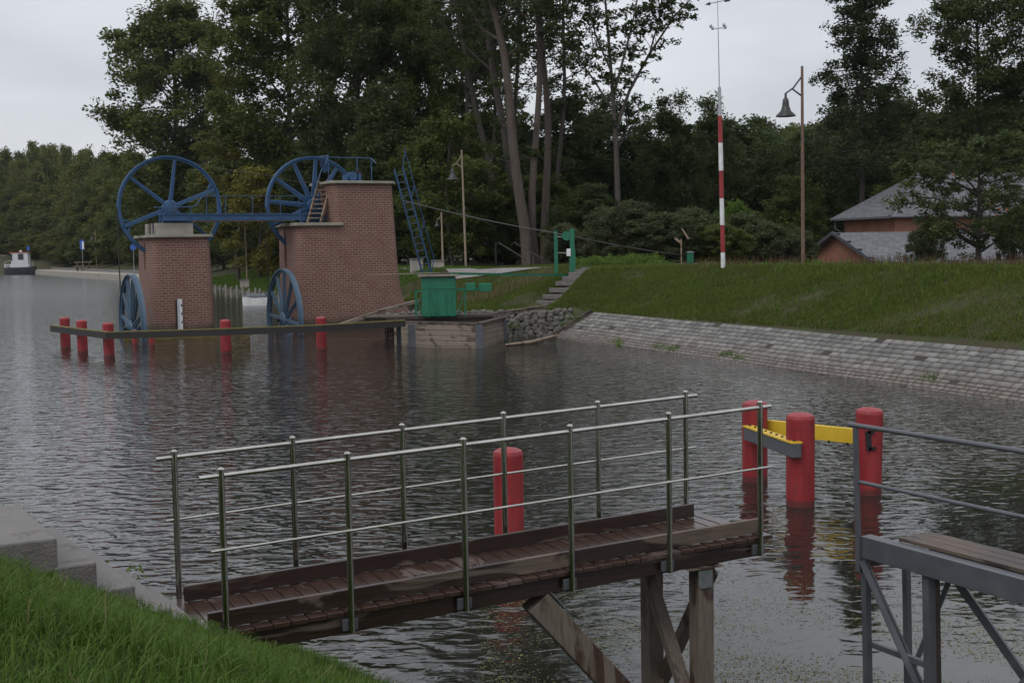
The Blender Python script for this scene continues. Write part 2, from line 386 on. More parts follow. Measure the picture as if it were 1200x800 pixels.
PROF = {'R': ([0, .01, 2.35, 7.1, 8], [-.25, -.12, 1.25, 1, 1]), 'Q': ([0, .5, .9, 4.6, 9, 10], 0), 'P': 0}
def terrain_z(x, y):
    x = np.asarray(x, float); y = np.asarray(y, float)
    best = np.full(x.shape, 1e9); idx = np.zeros(x.shape, int); sgn = np.ones(x.shape)
    for i in range(len(SH)-1):
        a, b = SH[i], SH[i+1]; d = b-a; L2 = d@d
        t = np.clip(((x-a[0])*d[0]+(y-a[1])*d[1])/L2, 0, 1)
        qx = x-(a[0]+t*d[0]); qy = y-(a[1]+t*d[1]); dist = np.hypot(qx, qy)
        m = dist < best-1e-6; best = np.where(m, dist, best); idx = np.where(m, i, idx)
    # sign by horizontal ray crossing to the right: polygon closed far to the left/below = water
    poly = np.vstack([SH, [[-1500, 560], [-1500, -110]]])
    inside = np.zeros(x.shape, bool); n = len(poly); j = n-1
    for i in range(n):
        xi, yi = poly[i]; xj, yj = poly[j]
        c = ((yi > y) != (yj > y)) & (x < (xj-xi)*(y-yi)/((yj-yi)+1e-12)+xi)
        inside ^= c; j = i
    d = best; P = pl(x, y)
    zr = np.interp(d, [0, 2.3], [-.12, 1.08]); zr = np.where(d > 2.3, 1.08+(P-1.08)*np.clip((d-2.3)/4.9, 0, 1), zr)
    zq = np.interp(d, [0, .8, 1.3, 5.0], [-1.2, .2, 1.1, 1.2]); zq = np.where(d > 5, 1.2+(P-1.2)*np.clip((d-5)/5.5, 0, 1), zq)
    zp = np.interp(d, [0, .3, 3], [.5, .85, 1.1]); zp = np.where(d > 3, 1.1+(P-1.1)*np.clip((d-3)/5.5, 0, 1), zp)
    zk = np.interp(d, [0, .3, 5.5], [.5, .95, .95]); zk = np.where(d > 5.5, .95+(P-.95)*np.clip((d-5.5)/12, 0, 1), zk)
    ang = (x-1.9)*(-.55)+(y-64)*(-.0)+1.4       # >0 on the quay side of the corner
    wq = np.clip(((2.6-x)+(y-64)*.25)/2.0, 0, 1)
    z = np.where(idx <= 2, zr, np.where(idx <= 5, zq, np.where(idx <= 7, zp, zk)))
    z = np.where((idx <= 3) & (y > 60), zr*(1-wq)+zq*wq, z)
    return np.where(inside, -1.2, z)

az = np.radians(np.concatenate([np.linspace(-62, -32, 20)[:-1], np.linspace(-32, 32, 520), np.linspace(32, 85, 50)[1:]]))
rr = np.concatenate([np.linspace(8, 30, 40), np.linspace(30.2, 110, 330), np.geomspace(111, 420, 110), np.geomspace(440, 3500, 25)])
A_, R_ = np.meshgrid(az, rr, indexing='ij'); X_ = R_*np.sin(A_); Y_ = R_*np.cos(A_); Z_ = terrain_z(X_, Y_)
rng = np.random.default_rng(3)
def vnoise(x, y, s, seed=0):
    x = x/s+seed*17.3; y = y/s+seed*9.1
    return (np.sin(x*1.7+1.3*np.sin(y*1.1))+np.sin(y*2.3+1.7*np.sin(x*.9+2))+np.sin((x+y)*1.3+seed))/3
Z_ = Z_+np.where((Z_ > 1.3) & (Z_ < pl(X_, Y_)-.04), .05*vnoise(X_, Y_, 1.3)+.06*vnoise(X_, Y_, 4, 2), 0)
na, nr = X_.shape; V = np.stack([X_, Y_, Z_], -1).reshape(-1, 3)
ii, jj = np.meshgrid(np.arange(na-1), np.arange(nr-1), indexing='ij'); b0 = (ii*nr+jj).ravel()
F = np.stack([b0, b0+nr, b0+nr+1, b0+1], -1)
terr = npmesh('ground', V, F, M['ground'], smooth=True); tag(terr, kind='structure')
def tz(x, y): return float(terrain_z(np.array([x]), np.array([y]))[0])

wm = MB(); wm.add([(-3000, -60, 0), (3000, -60, 0), (3000, 3500, 0), (-3000, 3500, 0)], [(0, 1, 2, 3)])
tag(wm.build('water', M['water']), kind='structure')

# near bank under the camera
def near_z(x, y):          # grassy bank, water edge running diagonally under the walkway
    x = np.asarray(x, float); y = np.asarray(y, float)
    d = ((x+2.3)*(-.707)+(y-13.7)*(-.707))
    d = d+.12*vnoise(x, y, .9, 3)
    z = np.where(d < .35, -.35+d*1.0+.12, -.0+.12+(d-.35)*.51)
    z = np.minimum(z, 2.72+.03*vnoise(x, y, .8, 5))
    return z+.035*vnoise(x, y, .35, 1)
gx, gy = np.meshgrid(np.linspace(-26, 16, 190), np.linspace(-6, 34, 190), indexing='ij')
V = np.stack([gx, gy, near_z(gx, gy)], -1).reshape(-1, 3); n1, n2 = gx.shape
ii, jj = np.meshgrid(np.arange(n1-1), np.arange(n2-1), indexing='ij'); b0 = (ii*n2+jj).ravel()
F = np.stack([b0, b0+n2, b0+n2+1, b0+1], -1)
M['turf'] = simple('turf_base', (.018,.032,.008), (.032,.055,.012), 3, .95, 0, .5, .03, c3=(.03,.03,.012), t3=.7, spec=.05)
tag(npmesh('near_bank_ground', V, F, M['turf'], smooth=True), kind='structure')

# path following the canal, set back on the plateau
def offset_poly(pts, d):
    P = np.array(pts, float); out = []
    for i in range(len(P)):
        a = P[max(i-1, 0)]; b = P[min(i+1, len(P)-1)]; t = (b-a)/np.linalg.norm(b-a); out.append(P[i]+np.array([t[1], -t[0]])*-d*-1)
    return np.array(out)
def strip(name, pts, w, mat, dz=.03):
    P = [Vector((p[0], p[1], 0)) for p in pts]; dense = []
    for i in range(len(P)-1):
        n = max(2, int((P[i+1]-P[i]).length/2.0))
        for k in range(n): dense.append(P[i].lerp(P[i+1], k/n))
    dense.append(P[-1]); V = []; nn = len(dense); K = 5
    for i, p in enumerate(dense):
        t = (dense[min(i+1, nn-1)]-dense[max(i-1, 0)]).normalized(); s = Vector((t.y, -t.x, 0))
        for k in range(K):
            q = p+s*(w*(k/(K-1)-.5)); V.append((q.x, q.y, tz(q.x, q.y)+dz+.05))
    F = [(i*K+k, i*K+k+1, (i+1)*K+k+1, (i+1)*K+k) for i in range(nn-1) for k in range(K-1)]
    o = npmesh(name, V, F, mat); return tag(o, kind='structure')
strip('towpath', [(38, 5), (23.5, 40), (12.5, 66), (8.5, 79), (2, 84), (-3, 90), (-10, 108), (-19, 134)], 1.9, M['path'])
strip('far_towpath', [(-19.2, 134.6), (-22, 150), (-52, 232), (-104, 345), (-150, 398), (-190, 428), (-330, 530)], 3.6, M['pathpink'])

# ------------------------------------------------------------------ stone revetment
def revetment():
    a = np.array([1.9, 64.0]); b = np.array([13.75, 34.3]); b = a+(b-a)*2; d = b-a; Lr = np.linalg.norm(d); d = d/Lr; nrm = np.array([-d[1], d[0]])
    if nrm[0] < 0: nrm = -nrm
    slope0 = np.array([0, 0, -.12]); run = 2.3; rise = 1.22
    sl = math.hypot(run, rise); ux = np.array([nrm[0]*run/sl, nrm[1]*run/sl, rise/sl]); uy = np.array([d[0], d[1], 0]); un = np.cross(uy, ux); un = un if un[2] > 0 else -un
    V = []; F = []; C = []; r = random.Random(5); vrow = -.3; row = 0
    while vrow < sl+.02:
        h = r.uniform(.17, .2) if vrow < .7 else r.uniform(.25, .29)
        u = r.uniform(-.3, 0)
        while u < Lr:
            w = r.uniform(.24, .42) if vrow < .7 else r.uniform(.36, .66)
            g = .02
            if u > -.05 and r.random() > .012:
                lift = r.uniform(.0, .006); c = r.random()
                wob = .02*math.sin(u*.5)
                top = [(u+g, vrow+g), (u+w-g, vrow+g), (u+w-g, vrow+h-g), (u+g, vrow+h-g)]
                ins = .009; n = len(V)
                for (p, q) in top:
                    P = np.array([a[0], a[1], -.12])+uy*p+ux*(q+wob)-un*.03; V.append(P)
                mu = u+w/2; mv = vrow+h/2
                for (p, q) in top:
                    p2 = p+(ins if p < mu else -ins)+r.uniform(-.01, .01); q2 = q+(ins if q < mv else -ins)+r.uniform(-.008, .008)
                    P = np.array([a[0], a[1], -.12])+uy*p2+ux*(q2+wob)+un*(.03+lift+r.uniform(-.002, .002)); V.append(P)
                F += [(n+4, n+5, n+6, n+7), (n, n+1, n+5, n+4), (n+1, n+2, n+6, n+5), (n+2, n+3, n+7, n+6), (n+3, n, n+4, n+7)]
                C += [c]*8
            u += w
        vrow += h; row += 1
    root = thing('stone_revetment', 'sloping bank lining of pale grey stone setts along the water below the grassy slope', 'revetment', (a[0], a[1], 0))
    o = npmesh('paving_setts', np.array(V)-np.array([a[0], a[1], 0]), F, M['sett'], root, C)
    bed = MB(); P = [np.array([a[0], a[1], -.12])+uy*p+ux*q+un*.012-np.array([a[0], a[1], 0]) for p, q in ((0, -.5), (Lr, -.5), (Lr, sl+.05), (0, sl+.05))]
    bed.add(P, [(0, 1, 2, 3)]); bed.build('joint_bed', M['mud'], root)
    e = MB(); p0 = Vector(P[0])+Vector((0, 0, .06))-Vector(uy)*.06; p1 = Vector(P[3])+Vector((0, 0, .06))-Vector(uy)*.06
    e.beam(p0, p1, .14, .2); e.build('edge_timber', M['darkwood'], root)
revetment()

def rubble_wall():
    r = random.Random(9); V = []; F = []; C = []
    for seg in range(0, 150):
        x = -6.3+(seg/150)*9.4
        for k in range(6):
            t = min(1, (k+r.uniform(-.45, .45))/5.3); yb = 64.45 if x < 1.9 else 64.2+(x-1.9)*.45
            c = Vector((x+r.uniform(-.16, .16), yb+.06+t*.85, -.1+t*1.32)); s = r.uniform(.09, .25); n = len(V)
            ph = r.random()*6
            for (i, j, kk) in ((-1,0,0),(1,0,0),(0,-1,0),(0,1,0),(0,0,-1),(0,0,1)):
                q = Vector((i, j, kk)); q.rotate(Euler((ph, ph*1.3, ph*.7))); V.append(c+q*s*r.uniform(.75, 1.15))
            F += [(n+a, n+b, n+c2) for a, b, c2 in ((0,2,5),(2,1,5),(1,3,5),(3,0,5),(2,0,4),(1,2,4),(3,1,4),(0,3,4))]
    V = [tuple(v) for v in V]; V = [(v[0]+2, v[1]-64, v[2]) for v in V]
    o = npmesh('rubble_wall', V, F, M['rubble']); o.location = (-2, 64, 0)
    tag(o, 'low rough rubble stone wall at the water between the wooden fender box and the paved revetment', 'wall')
rubble_wall()

# ------------------------------------------------------------------ hoist machinery frame
FO = Vector((-18.9, 68.0, 0)); FA = R(28); FM = Matrix.Translation(FO) @ Matrix.Rotation(FA, 4, 'Z')
def FP(x, y, z=0): return FM @ Vector((x, y, z))

def wall_block(levels, y0f, y1f, r=.32, seg=5, rb=None):
    """loft of rounded rectangles; levels = [(z, x0, x1, y0, y1)]; returns MB"""
    mb = MB(); rings = []
    for (z, x0, x1, y0, y1) in levels:
        ring = []
        for (cx, cy, a0, rad) in ((x0+r, y0+r, 180, r), (x1-r, y0+r, 270, r), (x1-y1f, y1-y1f, 0, y1f), (x0+y1f, y1-y1f, 90, y1f)):
            for k in range(seg+1):
                a = R(a0+90*k/seg); ring.append((cx+rad*math.cos(a), cy+rad*math.sin(a), z))
        rings.append(ring)
    n = len(rings[0]); vs = [p for rg in rings for p in rg]; fs = []
    for i in range(len(rings)-1):
        for k in range(n):
            k2 = (k+1) % n; fs.append((i*n+k, i*n+k2, (i+1)*n+k2, (i+1)*n+k))
    fs.append(tuple(range(n-1, -1, -1))); fs.append(tuple((len(rings)-1)*n+k for k in range(n)))
    return mb.add(vs, fs)
def brick_uv(xm):
    def f(co, p):
        nx, ny, nz_ = p.normal
        if abs(nz_) > .8: return (co.x, co.y)
        if ny > .7: return (-co.x, co.z)
        return ((co.x-co.y) if p.center.x < xm else (co.x+co.y), co.z)
    return f
def slab(levels_rect, z, th, over, name, mat, parent, xm=0):
    x0, x1, y0, y1 = levels_rect
    mb = wall_block([(z, x0-over, x1+over, y0-over, y1+over), (z+th, x0-over, x1+over, y0-over, y1+over)], 0, .1, r=.3)
    return mb.build(name, mat, parent, bevel=.02)

# left pier
pr = thing('brick_pier', 'smaller red brick pier in the water carrying a concrete block', 'pier', FP(0, 0, 0), FA)
W1, D1, SL = 3.1, 3.9, 3.62
wall_block([(-1, -.0, W1+.12, -.0, D1+.02), (SL, 0, W1+.03, 0, D1)], 0, .1).build('brick_body', M['brick'], pr, uvf=brick_uv(1.5))
g0, g1 = 2.1, 2.5
up = wall_block([(SL, 0, W1+.03, 0, g0), (5.34, .03, W1-.08, .03, g0)], 0, .02)
up2 = wall_block([(SL, 0, W1+.03, g1, D1), (5.34, .03, W1-.08, g1, D1-.03)], 0, .1, r=.05)
up.add(up2.v, up2.f); up.build('slotted_brick_top', M['brick'], pr, uvf=brick_uv(1.5))
cp = MB(); c1 = wall_block([(5.34, -.2, W1+.12, -.2, g0+.02), (5.49, -.2, W1+.12, -.2, g0+.02)], 0, .02); cp.add(c1.v, c1.f)
c1 = wall_block([(5.34, -.2, W1+.12, g1-.02, D1+.18), (5.49, -.2, W1+.12, g1-.02, D1+.18)], 0, .1, r=.05); cp.add(c1.v, c1.f)
cp.build('coping_slab', M['coping'], pr, bevel=.02)
MB().box(.35, 2.35, .8, g0-.1, 5.492, 6.12).build('concrete_block', M['concrete'], pr, bevel=.03)
MB().box(.35, 2.35, g1+.1, 3.5, 5.492, 6.12).build('concrete_block', M['concrete'], pr, bevel=.03)
MB().tube([(.22, .9, 5.5), (.22, .9, 6.1)], .06, 8).build('drain_pipe', M['gsteel'], pr)

# right tower
W2a, W2b, D2 = 0.0, 6.1, 3.5
tw = thing('brick_tower', 'large two level red brick tower with concrete copings beside the grassy bank', 'tower', FP(7.97, 0, 0), FA)
lev = [(-1, -.02, 6.9, -.02, D2), (.9, -.02, 6.75, -.02, D2), (1.5, -.01, 6.45, -.01, D2), (2.2, 0, 6.25, 0, D2), (3.6, 0, 6.1, 0, D2)]
wall_block(lev, 0, .1).build('brick_body', M['brick'], tw, uvf=brick_uv(3))
h0, h1 = 2.1, 2.5
b = wall_block([(3.6, 0, 2.72, 0, h0), (5.9, .02, 2.72, .02, h0)], 0, .02, r=.3)
c_ = wall_block([(3.6, 0, 2.72, h1, D2), (5.9, .02, 2.72, h1, D2-.02)], 0, .1, r=.05); b.add(c_.v, c_.f)
b.build('slotted_brick_shoulder', M['brick'], tw, uvf=brick_uv(3))
wall_block([(3.6, 2.42, 6.1, 0.004, D2), (8.28, 2.16, 5.84, .03, D2-.03)], 0, .1, r=.3).build('upper_brick_block', M['brick'], tw, uvf=brick_uv(4))
cp = MB()
for rect in ((-.2, 2.75, -.16, h0+.02), (-.2, 2.35, h1-.02, D2+.15)):
    c1 = wall_block([(5.9, rect[0], rect[1], rect[2], rect[3]), (6.08, rect[0], rect[1], rect[2], rect[3])], 0, .1, r=.2); cp.add(c1.v, c1.f)
cp.build('lower_coping', M['coping'], tw, bevel=.02)
wall_block([(8.28, 1.98, 6.05, -.2, D2+.15), (8.43, 1.98, 6.05, -.2, D2+.15)], 0, .2, r=.55, seg=8).build('upper_coping', M['coping'], tw, bevel=.02)
# hand rail on the top
rl = MB()
tp = 8.43
for (x, y) in ((2.35, 3.2), (4.9, 3.2), (5.8, 3.2), (2.35, 1.2)): rl.tube([(x, y, tp), (x, y, tp+1.55)], .03, 6)
rl.tube([(2.35, 1.2, tp+1.5), (2.35, 3.2, tp+1.55), (5.8, 3.2, tp+1.55)], .028, 6)
rl.tube([(5.8, 3.2, tp+1.55), (6.0, 2.9, tp+1.2)], .028, 6)
rl.tube([(2.35, 1.2, tp+1.5), (2.0, .8, tp+.9)], .028, 6)
rl.build('top_railing', M['blue'], tw)
# fixed winch on top
wn = thing('rope_winch', 'small blue winch with drum and pulleys standing on top of the brick tower', 'winch', FP(7.97+3.9, 1.5, 8.432), FA)
MB().box(-.6, .6, -.35, .35, 0, .1).box(-.5, -.35, -.3, .3, .1, .42).box(.3, .45, -.3, .3, .1, .5).build('winch_frame', M['blue'], wn, bevel=.01)
MB().lathe([(.0, -.28), (.26, -.28), (.26, -.22), (.16, -.2), (.16, .2), (.26, .22), (.26, .28), (0, .28)], (-.05, 0, .34), 16, 'Y').build('rope_drum', M['blue'], wn, smooth=True)
MB().lathe([(.0, -.06), (.2, -.06), (.2, .06), (0, .06)], (.38, -.1, .5), 14, 'Y').build('pulley', M['dkmetal'], wn)

def make_wheel(loc, rz, nsp, phase, label, thick=None, paired=False, mat='blue', spw=.2):
    w = thing('hoist_sheave', label, 'rope wheel', loc, rz, 'blue rope wheels of the hoist')
    Rr = 2.83
    prof = [(Rr-.2, -.05), (Rr-.2, .05), (Rr-.1, .07), (Rr-.08, .15), (Rr, .15), (Rr+.0, .11), (Rr-.05, .05), (Rr-.05, -.05), (Rr, -.11), (Rr, -.15), (Rr-.08, -.15), (Rr-.1, -.07)]
    MB().ringz(prof[::-1], 96).build('rim', M[mat], w, smooth=True)
    hub = MB().lathe([(0, -.3), (.2, -.3), (.2, -.2), (.36, -.18), (.42, -.1), (.42, .1), (.36, .18), (.2, .2), (.2, .3), (0, .3)], seg=28, axis='Y')
    hub.build('hub', M[mat], w, smooth=True)
    MB().lathe([(0, -.46), (.1, -.46), (.1, .46), (0, .46)], seg=14, axis='Y').build('axle', M['dkmetal'], w, smooth=True)
    for k in range(nsp):
        a = R(phase+360*k/nsp); d = Vector((math.cos(a), 0, math.sin(a))); s = MB()
        big = thick and k in thick
        if big:
            s.beam(d*.35, d*(Rr-.15), .12, .24, (0, 1, 0)) if False else None
            p = Vector((-d.z, 0, d.x))
            s.beam(d*.35, d*(Rr-.14), .2, .13, p)
            s.beam(d*.35-Vector((0, .12, 0)), d*(Rr-.14)-Vector((0, .12, 0)), .04, .2, p)
            s.beam(d*.35+Vector((0, .12, 0)), d*(Rr-.14)+Vector((0, .12, 0)), .04, .2, p)
            s.beam(d*(Rr-.45)+p*.16, d*(Rr-.12)+p*.42, .1, .1, p); s.beam(d*(Rr-.45)-p*.16, d*(Rr-.12)-p*.42, .1, .1, p)
        else:
            p = Vector((-d.z, 0, d.x))
            vs = []
            for (rad, ww) in ((.34, spw*1.15), (Rr-.17, spw*.8)):
                for (i, j) in ((-1,-1),(1,-1),(1,1),(-1,1)): vs.append(d*rad+p*(i*ww/2)+Vector((0, j*.045, 0)))
            s.add(vs, [(0,1,2,3),(7,6,5,4),(0,4,5,1),(1,5,6,2),(2,6,7,3),(3,7,4,0)])
            s.beam(d*.36, d*(Rr-.2), .2, .03, p)
        s.build('spoke', M[mat], w, bevel=.008)
    return w
ZW = 7.0
make_wheel(FP(1.48, 2.3, ZW), FA, 6, 22, 'big blue six spoked rope wheel standing in the slot of the smaller brick pier', thick=(0, 3))
make_wheel(FP(9.73, 2.3, ZW+.12), FA, 12, 25, 'big blue many spoked rope wheel in the slot of the large brick tower', spw=.26)
make_wheel(FP(-1.35, -.53, .62), FA+R(90), 12, 12, 'half sunk blue wheel at the left side of the smaller brick pier', mat='bluel', spw=.24)
make_wheel(FP(6.9, -.53, .62+.1), FA+R(90), 12, 4, 'half sunk blue wheel standing in the water beside the large brick tower', mat='bluel', spw=.24)

for i, (x, lab) in enumerate(((-1.35, 'black hoist rope hanging down beside the smaller brick pier'), (6.9, 'black hoist rope hanging down between the pier and the large tower'))):
    m = MB().tube([(0, 0, .7), (0, 0, ZW)], .035, 6).build('hoist_rope', M['rubber'], loc=FP(x, 2.3, 0)); tag(m, lab, 'rope', 'hoist ropes')

# bearing frames and gangway (one rigid steel structure)
gw = thing('gangway', 'blue steel gangway spanning from the small brick pier to the large tower', 'gangway', FP(0, 0, 0), FA)
def ibeam(mb, x0, x1, y, z0, z1):
    mb.box(x0, x1, y-.09, y+.09, z1-.06, z1); mb.box(x0, x1, y-.09, y+.09, z0, z0+.06); mb.box(x0, x1, y-.02, y+.02, z0+.06, z1-.06)
m = MB(); ibeam(m, .7, 10.6, 1.55, 6.25, 6.62); m.build('girder', M['blue'], gw)
m = MB(); ibeam(m, .7, 8.0, .65, 6.25, 6.62); m.build('girder', M['blue'], gw)
m = MB()
for k in range(46): m.box(2.5+k*.12, 2.6+k*.12, .6, 1.6, 6.19, 6.245)
m.build('floor_boards', M['oldwood'], gw)
m = MB()
for x in (3.05, 4.1, 5.6, 7.2, 8.3): m.tube([(x, .55, 6.3), (x, .55, 7.55)], .022, 6)
m.tube([(3.0, .55, 7.55), (9.6, .55, 7.6)], .018, 6)
m.tube([(.2, .6, 6.95), (2.2, .6, 6.98), (2.5, .6, 7.05), (2.8, .6, 7.5), (3.1, .6, 7.55)], .03, 6)
m.tube([(.5, .6, 6.1), (.5, .6, 6.95)], .025, 6); m.tube([(2.2, .6, 6.3), (2.2, .6, 6.98)], .025, 6)
m.build('handrail', M['blue'], gw)
for (x, base) in ((1.48, 6.12), (9.73, 6.1)):
    m = MB().box(x-.75, x+.75, 1.75, 2.0, 6.55, 6.68).box(x-.55, x+.4, 1.7, 2.02, base, 6.25+.3)
    m.box(x-.3, x+.3, 1.72, 2.0, 6.68, 6.86); m.lathe([(0, -.13), (.3, -.13), (.3, .13), (0, .13)], (x, 1.86, ZW), 20, 'Y'); m.build('bearing_block', M['blue'], gw, bevel=.01)
    for dx in (-.4, .4): m = MB().beam((x+dx, 1.85, 6.66), (x+dx*.4, 1.85, ZW+.1), .08, .1); m.build('bearing_strut', M['blue'], gw)
# wooden stair between the two tower levels
st = thing('wooden_stair', 'short steep wooden stair leading from the gangway to the top of the large tower', 'stair', FP(0, 0, 0), FA)
a0, a1 = Vector((9.15, -.0, 6.1)), Vector((10.25, 0, 8.45))
wv_ = Vector((.6, -.5, 0)); a0 = Vector((9.0, 1.2, 6.1)); a1 = Vector((10.0, 1.9, 8.5))
for k in (0, 1): MB().beam(a0+wv_*k, a1+wv_*k, .08, .2, (0, 0, 1)).build('stringer', M['logw'], st)
for k in range(1, 9): MB().beam(a0.lerp(a1, k/9), a0.lerp(a1, k/9)+wv_, .24, .05).build('tread', M['logw'], st)
MB().tube([(9.3, 1.3, 7.3), (10.2, 1.95, 9.25)], .03, 6).build('handrail', M['bluel'], st)
tag(MB().box(-.05, .55, -.05, .0, 0, .6).build('platform_plate', M['blue'], loc=FP(9.73+1.0, 3.2, 9.0), rot=(R(8), R(-25), FA)), 'small tilted blue plate above the right big blue wheel', 'plate')
bpy.data.objects['platform_plate'].location = FP(10.55, 2.6, 9.05)

# blue ladder with handrail at the tower
la, lb = D(467, 197, 77.6), G(512, 322, 2.75)
lb = Vector((-4.7, 79.0, tz(-4.7, 79.0)-.05))
ld = thing('metal_ladder', 'long steep blue metal ladder leaning on the right side of the large brick tower', 'ladder', lb)
dv = (la-lb); sd_ = dv.cross(Vector((0, 0, 1))).normalized(); sd_ = Vector((sd_.x*.4, -.9, 0)).normalized() if True else sd_
sv = Vector((.80, .25, .22)).normalized()
for s in (-.27, .27): MB().beam(sv*s, dv+sv*s, .06, .1).build('stringer', M['blue'], ld)
for k in range(1, 20):
    MB().beam(dv*(k/20)-sv*.27, dv*(k/20)+sv*.27, .05, .05).build('rung', M['bluel'], ld)
m = MB(); off = Vector((.42, .1, 1.0))
m.tube([dv*.22+off, dv*1.02+off], .03, 6)
for k in (.22, .5, .76, 1.0): m.tube([dv*k+sv*.27, dv*k+off], .028, 6)
m.build('handrail', M['blue'], ld)

# depth gauge board on the pier
gb = thing('gauge_board', 'white depth gauge board with black marks fixed upright on the brick pier', 'gauge board', FP(1.25, -.075, 0), FA)
MB().box(-.13, .13, -.03, .0, -.4, 2.05).build('board', M['whitep'], gb)
MB().box(-.2, -.14, -.05, .03, -.3, 2.05).build('guard_post', M['dkmetal'], gb)
m = MB(); r = random.Random(2)
for k in range(22):
    z = .15+k*.085
    if k % 2: m.box(-.11, -.05, -.036, -.031, z, z+.035)
    else: m.box(-.05, .0, -.036, -.031, z, z+.035)
for i in range(4): m.box(.06, .12, -.036, -.031, .3+i*.45, .42+i*.45)
m.build('scale_marks', M['dkmetal'], gb)
# low timber sill in front of the pier
tag(MB().box(-2.2, 4.5, -1.1, -.95, -.2, .18).build('timber_sill', M['yalgae'], loc=FP(.3, .2, 0), rot=(0, 0, FA)), 'low mossy timber sill just above the water in front of the smaller brick pier', 'timber')

# ------------------------------------------------------------------ far red bollards and black fender rail
def bollard(x, y, top, r, label, group, lean=(0, 0), seg=28):
    o = MB().lathe([(r, -1), (r, top-.14), (r*1.01, top-.12), (r*1.01, top-.10), (r*.93, top-.05), (r*.6, top-.012), (0, top)], seg=seg).build('bollard', M['red'], smooth=True, loc=(x, y, 0), rot=(R(lean[0]), R(lean[1]), random.random()*6))
    return tag(o, label, 'bollard', group)
BG = 'red bollards along the black fender rail'
for (u, v, lab) in ((77, 408, 'far red bollard at the outer left end of the black fender rail'), (97, 413, 'far red bollard second from the left end of the black rail'), (128, 418, 'far red bollard at the bent corner of the black fender rail'),
                    (265, 414, 'far red bollard on the black rail just right of the smaller brick pier'), (377, 410, 'far red bollard on the black rail in front of the large brick tower')):
    p = G(u, v); bollard(p.x, p.y, 1.52, .235, lab, BG)
for (u, v, lab) in ((158, 404, 'short red post in the water behind the rail, left of the other short one'), (178, 405, 'short red post in the water behind the rail near the brick pier')):
    p = G(u, v); bollard(p.x, p.y, .75, .13, lab, 'short red posts behind the rail', seg=14)
fr = thing('fender_rail', 'long black fender rail with a mossy yellow top bolted along the far red bollards', 'rail', (0, 0, 0))
pts = [G(62, 409), G(128, 421), G(265, 417.5), G(377, 413.5), G(474, 407.5)]
zt = .98
m = MB(); y_ = MB()
for i in range(len(pts)-1):
    p, q = pts[i].copy(), pts[i+1].copy(); zz = zt+.03*i; p.z = zz; q.z = zz+.03; ext = (q-p).normalized()*.04
    m.beam(p-ext*(i == 0), q+ext, .16, .27); y_.beam(p+Vector((0, 0, .16))-ext, q+Vector((0, 0, .16))+ext*.9, .17, .045)
m.build('fender_beam', M['tyreband'], fr); y_.build('mossy_top_board', M['yalgae'], fr)
p = pts[-1].copy(); MB().beam((p.x-.25, p.y+.1, -1), (p.x-.25, p.y+.1, 1.0), .2, .2).build('end_post', M['dkmetal'], fr)
# red safety net
sn = thing('safety_net', 'thin red wire net fence strung low over the water behind the black rail', 'net')
a = G(133, 411); b = G(474, 404)
m = MB(); q = lambda t, z: Vector((a.x+(b.x-a.x)*t, a.y+(b.y-a.y)*t+.4, z))
m.tube([q(0, .72), q(.3, .66), q(.6, .72), q(1, .95)], .04, 5); m.tube([q(1, -.3), q(1, .95)], .035, 5); m.build('top_wire', M['red'], sn)
m = MB()
for k in range(110):
    t = k/110; m.tube([q(t, -.2), q(t, .69 if t < .7 else .69+(t-.7)*.85)], .006, 3)
m.tube([q(0, .25), q(1, .3)], .006, 3); m.build('mesh_wires', simple('rusty_wire', (.12,.05,.04), (.2,.07,.06), 4, .7), sn)

# ------------------------------------------------------------------ wooden fender box and platform, green booth
fb = thing('fender_box', 'grey plank fender box with dark steel corner plates at the foot of the green booth', 'fender')
c = [G(463, 404), G(484, 406), G(562, 408), G(590, 399)]; ZT = 1.02
cc = [Vector((p.x, p.y, 0)) for p in c]
def planks(mb, a, b, z0, z1, n, th=.08):
    h = (z1-z0)/n
    for k in range(n):
        z = z0+k*h; mb.beam(Vector((a.x, a.y, z+h/2)), Vector((b.x, b.y, z+h/2)), th, h-.018)
for (i, j) in ((0, 1), (1, 2), (2, 3)):
    m = MB(); planks(m, cc[i], cc[j], -.4, ZT, 6); m.build('plank_side', M['oldwood'], fb)
for k in (1, 2, 3):
    p = cc[k]; w = .42 if k == 1 else .34
    MB().box(p.x-w/2, p.x+w/2, p.y-.12, p.y+.1, -1, ZT+.02).build('corner_plate', M['gsteel'], fb, bevel=.01)
m = MB()
m.beam(cc[0]+Vector((0, .05, ZT+.06)), cc[2]+Vector((0, .05, ZT+.06)), .3, .12); m.beam(cc[2]+Vector((0, 0, ZT+.07)), cc[3]+Vector((0, .1, ZT+.07)), .3, .12)
m.beam(cc[0]+Vector((-.6, 1.9, ZT+.12)), cc[3]+Vector((.1, .6, ZT+.2)), .3, .16); m.build('top_timbers', M['darkwood'], fb)
back = thing('landing_stage', 'old timber and stone landing stage under the green booth', 'platform')
m = MB(); m.box(-7.2, -.9, 62.4, 67.0, .75, 1.16); m.build('stage_body', M['darkwood'], back)
m = MB()
for k in range(15): m.box(-7.2+k*.4, -6.84+k*.4, 62.2, 62.9, 1.165, 1.23)
m.build('edge_boards', M['darkwood'], back)
MB().beam(G(590, 366, 1.3), G(640, 359, 1.5), .4, .14).build('side_plank', M['darkwood'], back)
lean_ = MB().beam(D(378, 388, 68.5), D(443, 365, 70.5), .3, .16).beam(D(443, 365, 70.5), D(492, 352, 73), .3, .16)
tag(lean_.build('ramp_kerb', M['oldwood']), 'long weathered timber kerb rising past the foot of the large brick tower', 'timber')
